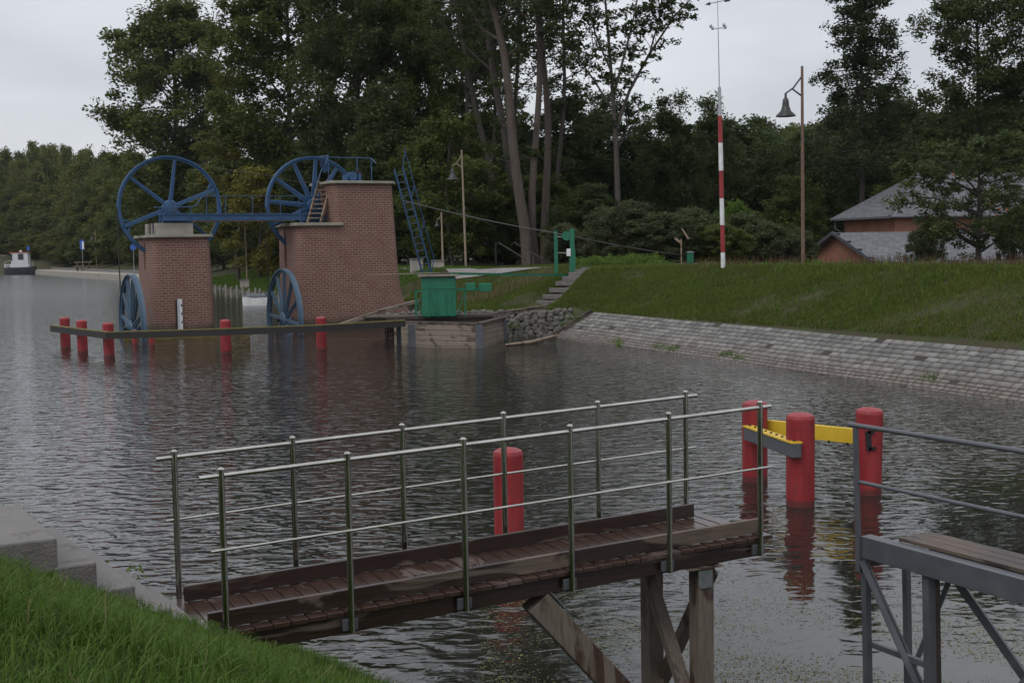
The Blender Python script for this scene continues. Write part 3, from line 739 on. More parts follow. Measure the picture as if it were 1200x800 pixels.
tag(MB().tube([G(592, 404, .05), G(622, 401, .08), G(652, 393, .12)], [.05, .09, .07], 8).build('floating_log', M['logw'], smooth=True), 'bare brown log floating at the foot of the paved revetment', 'log')

BP = G(514, 371, 1.2)
bt = thing('green_booth', 'green sheet metal winch booth on the landing stage with a counterweight arm', 'booth', (BP.x, BP.y+.4, 1.2), R(6))
MB().box(-.82, .82, -.65, .65, 0, 1.95).build('cabinet', M['green'], bt, bevel=.06)
m = MB()
for x in (-.5, -.1, .32, .6): m.box(x-.025, x+.025, -.68, -.652, 0, 1.4)
m.box(-.8, .8, -.675, -.652, 1.36, 1.42); m.beam((-.5, -.67, 1.3), (-.15, -.67, .1), .03, .05, (0, 1, 0)); m.build('door_seams', M['green'], bt)
MB().box(-1.0, .95, -.8, .8, 1.952, 2.02).build('flat_roof', M['oldwood'], bt)
m = MB(); m.box(-1.15, -1.08, -.6, -.53, 0, 1.3).box(-1.15, -.82, -.6, -.54, 1.22, 1.3).box(-1.15, -.82, -.6, -.54, .85, .9).beam((-1.1, -.56, .9), (-.82, -.56, .1), .05, .05).box(-1.15, -1.09, .5, .56, 0, 1.3)
m.build('side_frame', M['green'], bt)
m = MB(); m.beam((.82, -.4, 1.3), (2.05, -.4, 1.32), .08, .14).beam((1.25, -.4, 0), (1.28, -.4, 1.3), .07, .07).beam((.9, -.4, .1), (1.25, -.4, 1.2), .06, .06); m.build('swing_arm', M['green'], bt)
MB().box(1.3, 1.78, -.55, -.25, 1.22, 1.6).build('counterweight', M['green'], bt, bevel=.02)
MB().box(1.95, 2.55, -.55, -.25, 1.17, 1.58).build('counterweight', M['green'], bt, bevel=.02)
g1_ = D(671, 322, 73.0); g1_.z = 2.75
gt = thing('green_gate_frame', 'narrow green two post frame with a pulley at the top of the bank stairs', 'frame', g1_)
MB().box(-.17, .17, -.12, .12, -.3, 1.55).box(-.13, .13, -.09, .09, 1.55, 2.75).build('front_post', M['green'], gt, bevel=.01)
MB().box(-1.0, -.78, .9, 1.1, .2, 2.65).build('rear_post', M['green'], gt, bevel=.01)
MB().lathe([(0, -.08), (.27, -.08), (.2, 0), (.27, .08), (0, .08)], (-.3, .1, 2.35), 18, 'Y').build('pulley', M['green'], gt, smooth=True)
MB().box(-.33, -.1, -.2, -.14, 1.2, 1.62).build('switch_box', M['whitep'], gt, bevel=.01)
MB().tube([(-.9, 1, 1.4), (-.1, .1, 1.35)], .03, 6).tube([(-.9, 1, 2.3), (-.1, .1, 2.3)], .03, 6).build('cross_rod', M['galv'], gt)
bm_ = thing('long_boom', 'long thin green boom reaching from the booth roof to the green frame on the bank', 'boom')
MB().beam(D(528, 320.5, 64.5), g1_+Vector((-.25, -.2, .12)), .1, .12).build('boom_pipe', M['green'], bm_)
MB().tube([D(430, 322, 67), D(528, 319.5, 64.5)], .03, 6).build('boom_rod', M['oldwood'], bm_)
# stairs on the far slope
s0 = Vector((2.0, 69.6, 1.45)); s1 = Vector((4.7, 73.0, 3.12)); ns = 8
fs_ = thing('bank_stair', 'flight of worn concrete steps climbing the grassy bank beside the green frame', 'stairs', s0)
dd = (s1-s0); dh = Vector((dd.x, dd.y, 0)).normalized(); sw = Vector((dh.y, -dh.x, 0))
for k in range(ns):
    p = dd*(k/(ns-1)); z = tz(s0.x+p.x, s0.y+p.y)+.16-s0.z
    MB().beam(Vector((p.x, p.y, z-.12))-dh*.25+sw*0, Vector((p.x, p.y, z-.12))+dh*.28, 1.35, .24).build('step', M['stepc'], fs_, bevel=.01)
# ramp rails beyond
for i, (u0, v0, u1, v1) in enumerate(((584, 284, 640, 305), (604, 284, 638, 305))):
    pass
hr = thing('ramp_handrail', 'dark tubular handrails of a small ramp in front of the tall bare trunks', 'handrail')
for (u0, v0, u1, v1) in ((586, 284, 616, 304), (604, 284, 637, 304)):
    Y0 = 92
    m = MB(); p = D(u0, v0, Y0); q_ = D(u1, v1, Y0-4); m.tube([p+Vector((-.3, 0, -.25)), p+Vector((-.1, 0, 0)), q_], .045, 6); m.build('rail', M['dkmetal'], hr)
for u in (581, 622):
    p = D(u, 284, 91); MB().tube([p, (p.x, p.y, tz(p.x, p.y)-.1)], .06, 6).build('post', M['dkmetal'], hr)
# overhead wires
def wire(pts, lab, r=.018):
    P = []
    for i in range(len(pts)-1):
        a, b = pts[i], pts[i+1]
        for k in range(8):
            t = k/8; P.append(a.lerp(b, t)-Vector((0, 0, .12*math.sin(math.pi*t))))
    P.append(pts[-1]); o = MB().tube(P, r, 5).build('steel_cable', M['wiregrey']); tag(o, lab, 'cable', 'steel cables from the hoist tower')
gp = g1_+Vector((-.1, 0, 2.35))
wire([D(472, 235, 76), gp, Vector((12.5, 84, tz(12.5, 84)+.3))], 'steel cable running from the large brick tower through the green frame', .028)
wire([D(472, 214, 77), D(580, 265, 95), Vector((-1.2, 98, 3.6))], 'thin cable running from the tower top down to the wood behind', .016)
wire([FP(1.9, 2.3, ZW+2.7), D(312, 205, 73), D(372, 214, 73.5), FP(10.2, 1, 8.45)], 'thin cable between the two big upper wheels', .012)

# ------------------------------------------------------------------ mast, lamps, signs
mp0 = D(847.5, 309, 62); mz0 = tz(mp0.x, mp0.y)
wmst = thing('wind_mast', 'tall red and white banded mast with a wind vane on its thin top', 'mast', (mp0.x, mp0.y, mz0), (0, R(-.9), 0))
def zy(v): return CAMZ+(287.8-v)/FPX*62-mz0
bands = [(309, 296, 'whitep'), (296, 264, 'red'), (264, 233, 'whitep'), (233, 201, 'red'), (201, 169, 'whitep'), (169, 138, 'red')]
for (v0, v1, c_) in bands:
    MB().lathe([(.11, zy(v0)-(.2 if v0 == 309 else 0)), (.105, zy(v1))], seg=14).build('band', M[c_], wmst, smooth=True)
MB().lathe([(.085, zy(138)), (.08, zy(105))], seg=12).build('upper_tube', M['silver'], wmst, smooth=True)
MB().lathe([(.03, zy(105)), (.015, zy(-8))], seg=8).build('thin_rod', M['silver'], wmst)
m = MB(); za = zy(8); m.tube([(-.55, 0, za-.1), (.55, 0, za+.1)], .018, 5)
m.add([(-.62, -.01, za-.11), (-.35, -.01, za+.02), (-.35, -.01, za-.16)], [(0, 1, 2)]); m.add([(.33, -.01, za+.17), (.62, -.01, za+.2), (.56, -.01, za+.1), (.62, -.01, za+.02), (.33, -.01, za-.03)], [(0, 1, 2, 3, 4)])
o = m.build('wind_vane', M['lampblk'], wmst); sd2 = o.modifiers.new('thickness', 'SOLIDIFY'); sd2.thickness = .02
m = MB(); zc = zy(38)
for a in range(4):
    d = Vector((math.cos(a*1.57+.5), math.sin(a*1.57+.5), 0)); m.tube([(0, 0, zc), tuple(d*.42+Vector((0, 0, zc)))], .013, 5)
    p = d*.44+Vector((0, 0, zc+.08)); m.lathe([(0, -.09), (.05, -.06), (.07, .02), (.05, .1), (0, .12)], tuple(p), 8)
m.build('wind_cups', M['silver'], wmst)

def make_lamp(name_lab, u, v, Y, H, lean, pmat, side=-1, group='street lamps with bell shades'):
    p = D(u, v, Y); z0 = tz(p.x, p.y)
    t = thing('street_lamp', name_lab, 'street lamp', (p.x, p.y, z0), (0, R(lean), 0), group)
    MB().lathe([(.085, -.2), (.08, H*.4), (.06, H)], seg=12).build('pole', M[pmat], t, smooth=True)
    s = H/9.4; e = Vector((side*.78*s, 0, H-1.25*s))
    MB().tube([(0, 0, H-.45*s), (side*.42*s, 0, H-1.0*s), e, e+Vector((0, 0, -.15*s))], .035*s+.01, 6).tube([(0, 0, H-1.4*s), (side*.5*s, 0, H-1.02*s)], .03*s+.01, 6).build('bracket_arm', M[pmat if pmat != 'brownpole' else 'lampblk'], t)
    MB().lathe([(.0, .02), (.05, 0), (.06, -.2), (.13, -.27), (.15, -.42), (.17, -.6), (.25, -.82), (.44, -1.0), (.47, -1.07), (.43, -1.07), (.3, -.95), (0, -.8)], tuple(e/s), 22).xf(Matrix.Scale(s, 4)).build('bell_shade', M['lampblk'], t, smooth=True)
    return t
make_lamp('tall brown lamp post with a black bell shade nearest on the right bank', 941, 308, 58, 8.95, -.2, 'brownpole')
make_lamp('pale lamp post with a bell shade on the grass right of the brick tower', 546, 309, 97, 8.9, -1.0, 'palepole')
make_lamp('small distant lamp post with bell shade beside the foot of the blue ladder', 519, 306, 101, 4.4, -.5, 'palepole')
make_lamp('distant lamp post seen between the two brick towers', 289, 305, 141, 7.2, -.6, 'palepole')
make_lamp('farthest lamp post against the wood above the left quay', 113, 300, 300, 9.2, -.5, 'palepole')

def sign(u, v0, v1, Y, kind, lab):
    p = D(u, v1, Y); z0 = max(tz(p.x, p.y), .9); top = D(u, v0, Y).z-z0
    t = thing('canal_sign', lab, 'sign', (p.x, p.y, z0), 0, 'blue canal signs')
    MB().tube([(0, 0, -.1), (0, 0, top)], .07, 6).build('pole', M['silver'], t)
    if kind == 'panel':
        MB().box(-.5, .5, -.12, -.075, top-2.2, top).build('blue_panel', M['signblue'], t); MB().box(0, .45, -.13, -.122, top-2.1, top-.4).build('white_mark', M['whitep'], t)
    else: MB().lathe([(0, -.12), (.55, -.12), (.55, -.075), (0, -.075)], (0, 0, top-.55), 20, 'Y').build('blue_disc', M['signblue'], t)
sign(97, 281, 304, 292, 'panel', 'tall blue and white sign on a pole by the far quay')
sign(157, 286, 311, 226, 'disc', 'round blue sign on a pole just left of the smaller brick pier')
def picnic(u, v, Y, lab, s=1):
    p = D(u, v, Y); z0 = tz(p.x, p.y); t = thing('picnic_table', lab, 'table', (p.x, p.y, z0), .3, 'picnic tables along the path')
    MB().box(-.9*s, .9*s, -.35*s, .35*s, .95*s, 1.05*s).build('table_top', M['logw'], t)
    MB().box(-.9*s, .9*s, -.9*s, -.6*s, .5*s, .58*s).build('bench', M['logw'], t); MB().box(-.9*s, .9*s, .6*s, .9*s, .5*s, .58*s).build('bench', M['logw'], t)
    for x in (-.6, .6): MB().box((x-.08)*s, (x+.08)*s, -.7*s, .7*s, 0, .95*s).build('trestle', M['darkwood'], t)
picnic(97, 299, 300, 'small picnic table behind the tall blue sign far left', 2.2)
def litter(u, v, Y, w, h, lab, grp='concrete boxes by the path'):
    p = D(u, v, Y); z0 = tz(p.x, p.y); t = thing('concrete_bin', lab, 'bin', (p.x, p.y, z0), .2, grp)
    MB().box(-w/2, w/2, -w/2, w/2, -.1, h).build('box', M['concrete'], t, bevel=.03); MB().box(-w*.56, w*.56, -w*.56, w*.56, h+.002, h+.1).build('lid', M['stepc'], t)
litter(488, 310, 97, .9, .9, 'concrete bin left of the foot of the blue ladder')
litter(513, 311, 96, .85, .6, 'low concrete bin right behind the foot of the blue ladder')
litter(271, 312, 130, 1.1, 1.0, 'left one of the two concrete boxes between the brick towers')
litter(286, 312, 130, .9, .8, 'right one of the two concrete boxes between the brick towers')
gbp = D(809, 305, 70); gz = tz(gbp.x, gbp.y)
t = thing('green_bin', 'small green litter bin in the shrubs left of the red and white mast', 'bin', (gbp.x, gbp.y, gz))
MB().lathe([(.17, 0), (.19, .75), (.0, .75)], seg=14).build('barrel', M['green'], t); MB().lathe([(.22, .755), (.22, .8), (0, .82)], seg=14).build('lid', M['galv'], t)
t = thing('signpost', 'small wooden signpost with slanting board roof beside the green litter bin', 'signpost', (gbp.x-.45, gbp.y+.3, gz))
MB().box(-.035, .035, -.035, .035, 0, 1.5).build('post', M['logw'], t); MB().beam((-.35, 0, 1.55), (-.02, 0, 1.3), .05, .12).beam((.02, 0, 2.1), (.4, 0, 1.5), .05, .09).build('slanting_board', M['logw'], t)

# ------------------------------------------------------------------ house
HA = R(20); HO = Vector((24.0, 95.2, 0)); 
def gable_uv(co, p):
    n = p.normal
    if abs(n.z) > .25: return (co.x, co.z*2.3) if abs(n.y) > abs(n.x) else (co.y, co.z*2.6)
    return (co.y, co.z) if abs(n.x) > abs(n.y) else (co.x, co.z)
hs = thing('brick_house', 'orange brick house with grey shingle roofs low behind the right bank', 'house', HO, HA)
# wing: local x along ridge, y across (front = -5)
Wd, za_, ze = 5.0, 5.2, 3.05
MB().add([(.5, -4.4, .5), (.5, 4.4, .5), (.5, 4.4, ze+.2), (.5, 0, za_-.12), (.5, -4.4, ze+.2), (15, -4.4, .5), (15, 4.4, .5), (15, 4.4, ze+.2), (15, 0, za_-.12), (15, -4.4, ze+.2)],
         [(0, 4, 3, 2, 1), (5, 6, 7, 8, 9), (0, 5, 9, 4), (1, 2, 7, 6)]).build('wing_wall', M['hbrick'], hs, uvf=gable_uv)
m = MB()
for s in (-1, 1):
    m.add([(-.1, 0, za_), (15, 0, za_), (15, s*Wd, ze), (-.1, s*Wd, ze), (-.1, 0, za_-.14), (15, 0, za_-.14), (15, s*Wd, ze-.14), (-.1, s*Wd, ze-.14)],
          [(0, 1, 2, 3)[::s*-1] if False else ((0, 3, 2, 1) if s < 0 else (0, 1, 2, 3)), (4, 5, 6, 7), (0, 4, 7, 3), (3, 7, 6, 2)])
m.build('wing_roof', M['slate'], hs, uvf=gable_uv)
for s in (-1, 1): MB().beam((-.14, 0, za_-.02), (-.14, s*Wd, ze-.02), .09, .24).build('verge_board', M['gsteel'], hs)
for k in range(4):
    t_ = .1+k*.27; MB().box(-.12, .14, -Wd*t_-.12, -Wd*t_+.12, za_-(za_-ze)*t_+.05, za_-(za_-ze)*t_+.17).build('verge_knob', M['dkmetal'], hs)
# main body behind: eaves z 6.4, hip roof
ex0, ey0 = 6.55, 2.2
MB().box(ex0+1.0, ex0+30, ey0+.7, ey0+7.4, .5, 6.35).build('main_wall', M['hbrick'], hs, uvf=gable_uv)
zr, z6 = 10.0, 6.45
vs = [(ex0, ey0, z6), (ex0+31, ey0, z6), (ex0+31, ey0+8, z6), (ex0, ey0+8, z6), (ex0+5.6, ey0+4, zr), (ex0+25.4, ey0+4, zr+.02)]
vs2 = [(x, y, z-.16) for (x, y, z) in vs[:4]]
MB().add(vs+vs2, [(0, 1, 5, 4), (1, 2, 5), (2, 3, 4, 5), (3, 0, 4), (0, 6, 7, 1), (1, 7, 8, 2), (2, 8, 9, 3), (3, 9, 6, 0), (6, 9, 8, 7)]).build('main_roof', M['slate'], hs, uvf=gable_uv)
MB().tube([vs[0], vs[4], vs[5]], .09, 6).build('ridge_cap', M['gsteel'], hs)
MB().tube([(ex0, ey0-.06, z6-.08), (ex0+31, ey0-.06, z6-.08)], .08, 8).build('gutter', M['gsteel'], hs)
MB().tube([(ex0+.3, ey0+7.8, z6-.1), (ex0+.3, ey0+7.7, 5.6), (ex0+.9, ey0+7.3, 5.2), (ex0+.9, ey0+7.3, .5)], .06, 6).build('downpipe', M['gsteel'], hs)
for x in (24.0, 29, 33):
    f = MB().box(x-.5, x+.5, ey0+.62, ey0+.698, 3.2, 4.7).build('window', M['whitep'], hs); MB().box(x-.42, x+.42, ey0+.6, ey0+.618, 3.28, 4.62).build('pane', M['glass'], f)

# ------------------------------------------------------------------ palisade, quay and boats
pal = thing('palisade', 'grey timber pile palisade holding the far canal bank between the brick towers', 'palisade')
a = Vector((-12.5, 88, 0)); b = Vector((-23.5, 120, 0)); c_ = Vector((-45, 169, 0)); m = MB(); n = 0
for (p, q_) in ((a, b), (b, c_)):
    Lq = (q_-p).length; k = 0.
    while k < Lq:
        s = p.lerp(q_, k/Lq); nrm = Vector((-.9, -.42, 0)); m.beam((s.x, s.y, -.5), (s.x, s.y, .78+random.uniform(-.05, .05)), .3, .12); k += .31
m.build('pile_boards', M['palis'], pal)
k = 0
for i in range(32):
    t_ = i/31; s = (a.lerp(b, t_/.385) if t_ < .385 else b.lerp(c_, (t_-.385)/.615)); nrm = Vector((-.35, -.17, 0)); s = s+nrm
    MB().tube([(s.x, s.y, -.6), (s.x, s.y, 1.15+random.uniform(-.1, .15))], .13, 7).build('pile', M['palis'], pal)
quay = thing('concrete_quay', 'low grey concrete quay wall running left towards the cabin boat', 'quay')
qp = [Vector((-45.5, 170, 0)), Vector((-69, 227, 0)), Vector((-127, 342, 0)), Vector((-140, 368, 0))]
m = MB(); y_ = MB()
for i in range(3):
    p, q_ = qp[i], qp[i+1]; d = (q_-p).normalized(); nr_ = Vector((d.y, -d.x, 0)); nr_ = nr_ if nr_.x > 0 else -nr_
    m.beam(p+nr_*2.4+Vector((0, 0, .35)), q_+nr_*2.4+Vector((0, 0, .35)), 5.2, 1.5)
    y_.beam(p+nr_*5.3+Vector((0, 0, 1.1)), q_+nr_*5.3+Vector((0, 0, 1.1)), .4, 1.1)
m.build('quay_slab', M['concrete'], quay); y_.build('rear_kerb_wall', M['stepc'], quay)
m = MB()
for i in range(2):
    p, q_ = qp[i], qp[i+1]; d = (q_-p).normalized(); nr_ = Vector((abs(d.y), abs(d.x), 0)); n_ = int((q_-p).length/5)
    for k in range(n_):
        s = p+d*(k*5.0)-Vector((.1, .05, 0)); m.beam(s+nr_*.1+Vector((0, 0, 1.115)), s+d*1.6+nr_*.1+Vector((0, 0, 1.115)), .35, .02)
m.build('yellow_edge_marks', M['yellow'], quay)

bp = G(24, 321.5); s = bp.y/1500
bo = thing('cabin_boat', 'white cabin motorboat with dark hull moored at the far end of the quay', 'boat', bp, R(0))
k_ = 1.0*s
def hullmesh(Lh, Wh, Hh, sheer, nseg=12):
    vs = []; fs = []
    for i in range(nseg+1):
        t = i/nseg; x = -Lh/2+Lh*t; w = Wh/2*(1-(max(0, abs(t-.55)-.15)/.5)**2.2); zt_ = Hh+sheer*(2*t-1)**2
        prof = [(-w, zt_), (-w*.92, zt_*.35), (-w*.6, -.3), (0, -.45), (w*.6, -.3), (w*.92, zt_*.35), (w, zt_)]
        vs += [(x, y, z) for y, z in prof]
    K = 7
    for i in range(nseg):
        for k in range(K-1): fs.append((i*K+k, (i+1)*K+k, (i+1)*K+k+1, i*K+k+1))
        fs.append((i*K+K-1, (i+1)*K+K-1, (i+1)*K, i*K))
    fs.append(tuple(range(K))); fs.append(tuple(nseg*K+k for k in range(K-1, -1, -1)))
    return MB().add(vs, fs)
Hb = hullmesh(36*k_, 12*k_, 8*k_, 1.4*k_); Hb.build('hull', M['hull'], bo, smooth=True)
MB().box(-17*k_, 4*k_, -4.5*k_, 4.5*k_, 8*k_, 12*k_).build('deckhouse', M['cabin'], bo, bevel=.5*k_)
cbn = MB().box(-9*k_, 11*k_, -4*k_, 4*k_, 12*k_, 25*k_).box(-16*k_, 13*k_, -4.3*k_, 4.3*k_, 8.4*k_, 12*k_).build('cabin', M['cabin'], bo, bevel=.3*k_)
MB().box(-10*k_, 12*k_, -4.6*k_, 4.6*k_, 25*k_, 26*k_).build('cabin_roof', M['orange'], bo)
MB().box(-.5*k_, 6*k_, -4.15*k_, -4.03*k_, 17*k_, 24*k_).build('window', M['glass'], bo)
MB().box(-9.2*k_, -7.2*k_, -4.2*k_, -4.03*k_, 16*k_, 24*k_).build('window', M['glass'], bo)
for x in (-14.5, -12): MB().box(x*k_, (x+1.4)*k_, -4.6*k_, -4.35*k_, 9*k_, 11.5*k_).build('porthole', M['glass'], bo)
m = MB(); m.tube([(-17*k_, -4*k_, 9*k_), (-17*k_, -4*k_, 14*k_), (-9*k_, -4.3*k_, 17*k_)], .35*k_, 5); m.tube([(12*k_, -4.6*k_, 8*k_), (12*k_, -4.6*k_, 15*k_), (16.5*k_, -3*k_, 15*k_), (16.5*k_, -3*k_, 8*k_)], .3*k_, 5)
m.build('guard_rails', M['silver'], bo)
MB().lathe([(0, 0), (1.6*k_, 0), (1.4*k_, 2*k_), (0, 2.3*k_)], (2*k_, -1*k_, 26*k_), 12).build('roof_box', M['whitep'], bo)
MB().tube([(10.5*k_, 0, 26*k_), (10.5*k_, 0, 33*k_)], .3*k_, 5).box(9*k_, 12*k_, -.2*k_, .2*k_, 28*k_, 32.5*k_).build('blue_flag', M['signblue'], bo)

rp_ = G(302, 358); s = rp_.y/1500
rb = thing('rowing_boat', 'small white rowing boat under a grey tarpaulin moored at the timber palisade', 'boat', rp_, R(172)); k_ = s
hullmesh(34*k_, 13*k_, 9*k_, 3*k_).build('hull', M['whitep'], rb, smooth=True)
m = hullmesh(24*k_, 9*k_, 4*k_, 0); m.v = [(x, y, 9.5*k_+max(0, z)*1.0+(3*k_ if abs(y) < 2*k_ else 0)) for x, y, z in m.v]; m.build('tarpaulin', M['tarp'], rb, smooth=True)
hl = hullmesh(34.6*k_, 13.4*k_, 1.2*k_, 3*k_); hl.v = [(x, y, max(z, 0)+8.3*k_) for x, y, z in hl.v]; hl.build('gunwale', M['silver'], rb)

# ------------------------------------------------------------------ near red bollards and guide beams
NB = 'thick red bollards near the walkway'
n1 = bollard(-.09, 18.9, 1.46, .225, 'thick red bollard standing alone behind the wooden walkway railing', NB, (0, 0), 40)
n2 = bollard(4.5, 23.7, 1.52, .235, 'thick red bollard behind the end post of the wooden walkway', NB, (0, 0), 40)
n3 = bollard(4.83, 21.4, 1.58, .238, 'thick red bollard nearest in front, holding the front end of the grey beam', NB, (0, -.2), 40)
n4 = bollard(6.22, 22.3, 1.53, .235, 'thick leaning red bollard seen behind the grey steel railing post', NB, (0, -1.2), 40)
gbm = thing('guide_beam', 'dark grey guide beam with a bolted yellow top strip between two red bollards', 'beam')
a = D(877, 507, 23.3); b = D(933, 536, 21.2); a.z = .98; b.z = .98
a = Vector((4.33, 23.35, .96)); b = Vector((4.72, 21.2, .98))
a = D(876, 507, 23.4); b = D(934, 528, 21.05)
MB().beam(a, b, .16, .24).build('beam', M['gsteel'], gbm, bevel=.012)
uz = Vector((0, 0, .13)); MB().beam(a+uz, b+uz, .2, .025).build('yellow_strip', M['yellow'], gbm)
m = MB()
for k in range(9):
    p = a.lerp(b, (k+.5)/9)+Vector((0, 0, .145)); m.lathe([(.022, 0), (.022, .02), (0, .025)], tuple(p), 8)
m.build('bolts', M['dkmetal'], gbm)
yb = thing('yellow_beam', 'broad yellow painted board spanning between two red bollards', 'beam')
a = D(899, 500, 23.85); b = D(1003, 511, 22.5); MB().beam(a, b, .1, .27).build('board', M['yellow'], yb, bevel=.01)
m = MB(); dq = (b-a)
for k in range(5):
    p = a+dq*((k+.5)/5)+Vector((0, -.055, -.14)); m.box(p.x-.02, p.x+.02, p.y-.02, p.y+.02, p.z-.03, p.z+.02)
m.build('bolts', M['dkmetal'], yb)
tag(MB().box(-.045, .045, -.02, .02, -.17, .17).box(.0, .12, -.02, .02, .12, .17).box(.0, .13, -.02, .02, -.17, -.12).build('iron_bracket', M['dkmetal'], loc=(6.16, 22.045, .98), rot=(0, R(-4), 0)), 'small black iron bracket on the leaning red bollard', 'bracket')

NS = .8     # the near walkway, stair and jetty were laid out with a 1.45 m railing; this brings the railing to 1.15 m
def near(o):
    p = o.location.copy(); o.location = (p.x*NS, p.y*NS, CAMZ*(1-NS)+p.z*NS); o.scale = (NS, NS, NS)
# ------------------------------------------------------------------ wooden footbridge
E0 = Vector((-2.67, 11.5, 0)); eb = Vector((.900, .435, 0)).normalized(); wb = Vector((-eb.y, eb.x, 0)); BA = math.atan2(eb.y, eb.x)
slope = math.atan2(.19, 5.98)
br = thing('footbridge', 'dark wet wooden walkway with stainless steel railings reaching out over the water', 'walkway', (E0.x, E0.y, 0), BA)
# local: x along, y across (0 = near rail, 1.74 = far rail); deck height dz(x)
def dz(x): return .945+.034*x
SP = 1.195; WB = 1.45
L0, L1 = -.12, 6.13
m = MB(); n = 38; pw = (L1-L0+.35)/n
for k in range(n):
    x = L0-.3+k*pw; z = dz(x+pw/2); j = random.uniform(-.001, .001)
    m.box(x+.004, x+pw-.004, .0+random.uniform(-.004, .004), WB-.02+random.uniform(-.004, .004), z-.045+j, z+j)
m.build('deck', M['deck'], br, bevel=.004)
for y in (.16, WB-.2):
    m = MB(); x0 = L0 if y < 1 else L0-.0; x1 = L1 if y < 1 else 5.95
    m.beam((x0, y, dz(x0)+.088), (x1, y, dz(x1)+.088), .055, .16); m.build('kickboard', M['woodx'], br, bevel=.006)
for y in (.12, WB-.15):
    MB().beam((L0+.15, y, dz(L0)-.05-.09), (L1-.02, y, dz(L1)-.05-.09), .12, .18).build('girder', M['woodx'], br, bevel=.008)
for side, y in ((0, .0), (1, WB)):
    for k in range(6):
        x = k*SP if side == 0 else -.12+k*1.225; zb = dz(x)-.2; ztp = dz(x)+1.50-.03*side
        yy = y-.045 if side == 0 else y+.03
        MB().lathe([(.031, zb), (.031, ztp), (.034, ztp+.002), (.034, ztp+.02), (.02, ztp+.035), (0, ztp+.04)], (x, yy, 0), 16).build('railing_post', M['steel'], br, smooth=True)
        o = MB().box(x-.075, x+.075, yy+(.03 if side == 0 else -.07), yy+(.07 if side == 0 else -.03), dz(x)-.19, dz(x)-.08).build('post_plate', M['gsteel'], br, bevel=.004)
    xa, xb = (-.2, 5.98+.14) if side == 0 else (-.3, 6.0+.17)
    yy = y-.045 if side == 0 else y+.03
    MB().tube([(xa, yy, dz(xa)+1.46-.03*side), (xb, yy, dz(xb)+1.46-.03*side)], .022, 12).build('top_rail', M['steel'], br, smooth=True)
    MB().tube([(xa+.08, yy+(-.035 if side == 0 else .035), dz(xa)+.79), (xb, yy+(-.035 if side == 0 else .035), dz(xb)+.79)], .013, 10).build('middle_rail', M['steel'], br, smooth=True)
# trestle
for (x, y) in ((5.3, .13), (5.3, 1.16)):
    MB().box(x-.1, x+.1, y-.1, y+.1, -4, dz(x)-.235).build('trestle_post', M['woodz'], br, bevel=.01)
MB().box(5.05, 5.5, -.02, WB-.2, dz(5.2)-.24, dz(5.2)-.232).build('cap_timber', M['woodz'], br)
MB().beam((5.17, 1.16, .8), (5.17, .13, -.75), .1, .15, (1, 0, 0)).build('cross_brace', M['woodz'], br, bevel=.006)
MB().beam((5.43, .13, .8), (5.43, 1.16, -.75), .1, .15, (1, 0, 0)).build('cross_brace', M['woodz'], br, bevel=.006)
MB().box(5.19, 5.37, .01, .018, .66, .86).build('post_plate', M['galv'], br)
stt = MB().beam((3.27, .2, .76), (6.0, -.12, -2.4), .27, .27, (0, 0, 1)).build('diagonal_strut', M['woodz'], br, bevel=.01)
dv_ = (Vector((6.0, -.12, -2.4))-Vector((3.27, .2, .8))).normalized()
c0 = Vector((3.27, .2, .8))+dv_*.17
sx_ = dv_.cross(Vector((0, 0, 1))).normalized(); sy_ = sx_.cross(dv_).normalized()
MB().beam(c0+sy_*.14-dv_*.17, c0+sy_*.14+dv_*.17, .25, .012, sy_).build('strut_plate', M['galv'], br)

near(br)
# concrete stair down to the footbridge
sdir = Vector((.86, .51, 0)); sper = Vector((-.51, .86, 0)); c5 = Vector((-2.78, 11.3, 0)); SA = math.atan2(.51, .86)
ss = thing('concrete_stair', 'worn concrete steps going down through the grass to the wooden walkway', 'stairs', c5, SA)
T = .315; rise = .25
for k in range(5):
    x1 = -k*T; z = 1.04+k*rise; x0 = x1-T-.05 if k < 4 else x1-2.6
    MB().box(x0+random.uniform(-.01, .01), x1, random.uniform(-.02, .02), 1.75, z-.3, z).build('step', M['stepc'], ss, bevel=.02)
near(ss)
tag(MB().beam(G(300, 760, .25)+Vector((0, 0, 0)), G(372, 778, .1), .12, .16).build('edge_board', M['darkwood']), 'short dark board at the foot of the grass beside the wooden walkway', 'board')

# ------------------------------------------------------------------ grey steel jetty on the right
J0 = Vector((3.59, 13.2, 0)); jd = Vector((.4375, -.9, 0)).normalized(); JA = math.atan2(jd.y, jd.x)
jt = thing('steel_jetty', 'grey painted steel jetty with railing and braced legs at the right edge', 'jetty', J0, JA)
# local x towards the camera, local y away to the right
LJ = 4.6
MB().box(0.02, LJ, -.05, -.0, 1.13, 1.36).box(.02, LJ, 0, .09, 1.13, 1.15).box(.02, LJ, 0, .09, 1.34, 1.36).build('edge_beam', M['gsteel'], jt, bevel=.006)
MB().box(.42, LJ, .5, .56, 1.13, 1.35).build('edge_beam', M['gsteel'], jt, bevel=.006)
m = MB()
for k in range(3): m.box(.42, LJ, .1+k*.15, .1+k*.15+.14, 1.362, 1.40)
m.build('deck_boards', M['darkwood'], jt, bevel=.004)
MB().beam((-.05, .05, 1.06), (-.05, .6, 1.06), .12, .1).build('end_timber', M['darkwood'], jt)
MB().box(-.03, .03, -.085, -.052, .98, 2.5).build('railing_post', M['gsteel'], jt, bevel=.004)
MB().box(3.3, 3.36, -.085, -.052, .98, 2.5).build('railing_post', M['gsteel'], jt, bevel=.004)
MB().tube([(-.1, -.07, 2.52), (LJ, -.07, 2.52)], .026, 10).build('top_rail', M['gsteel'], jt, smooth=True)
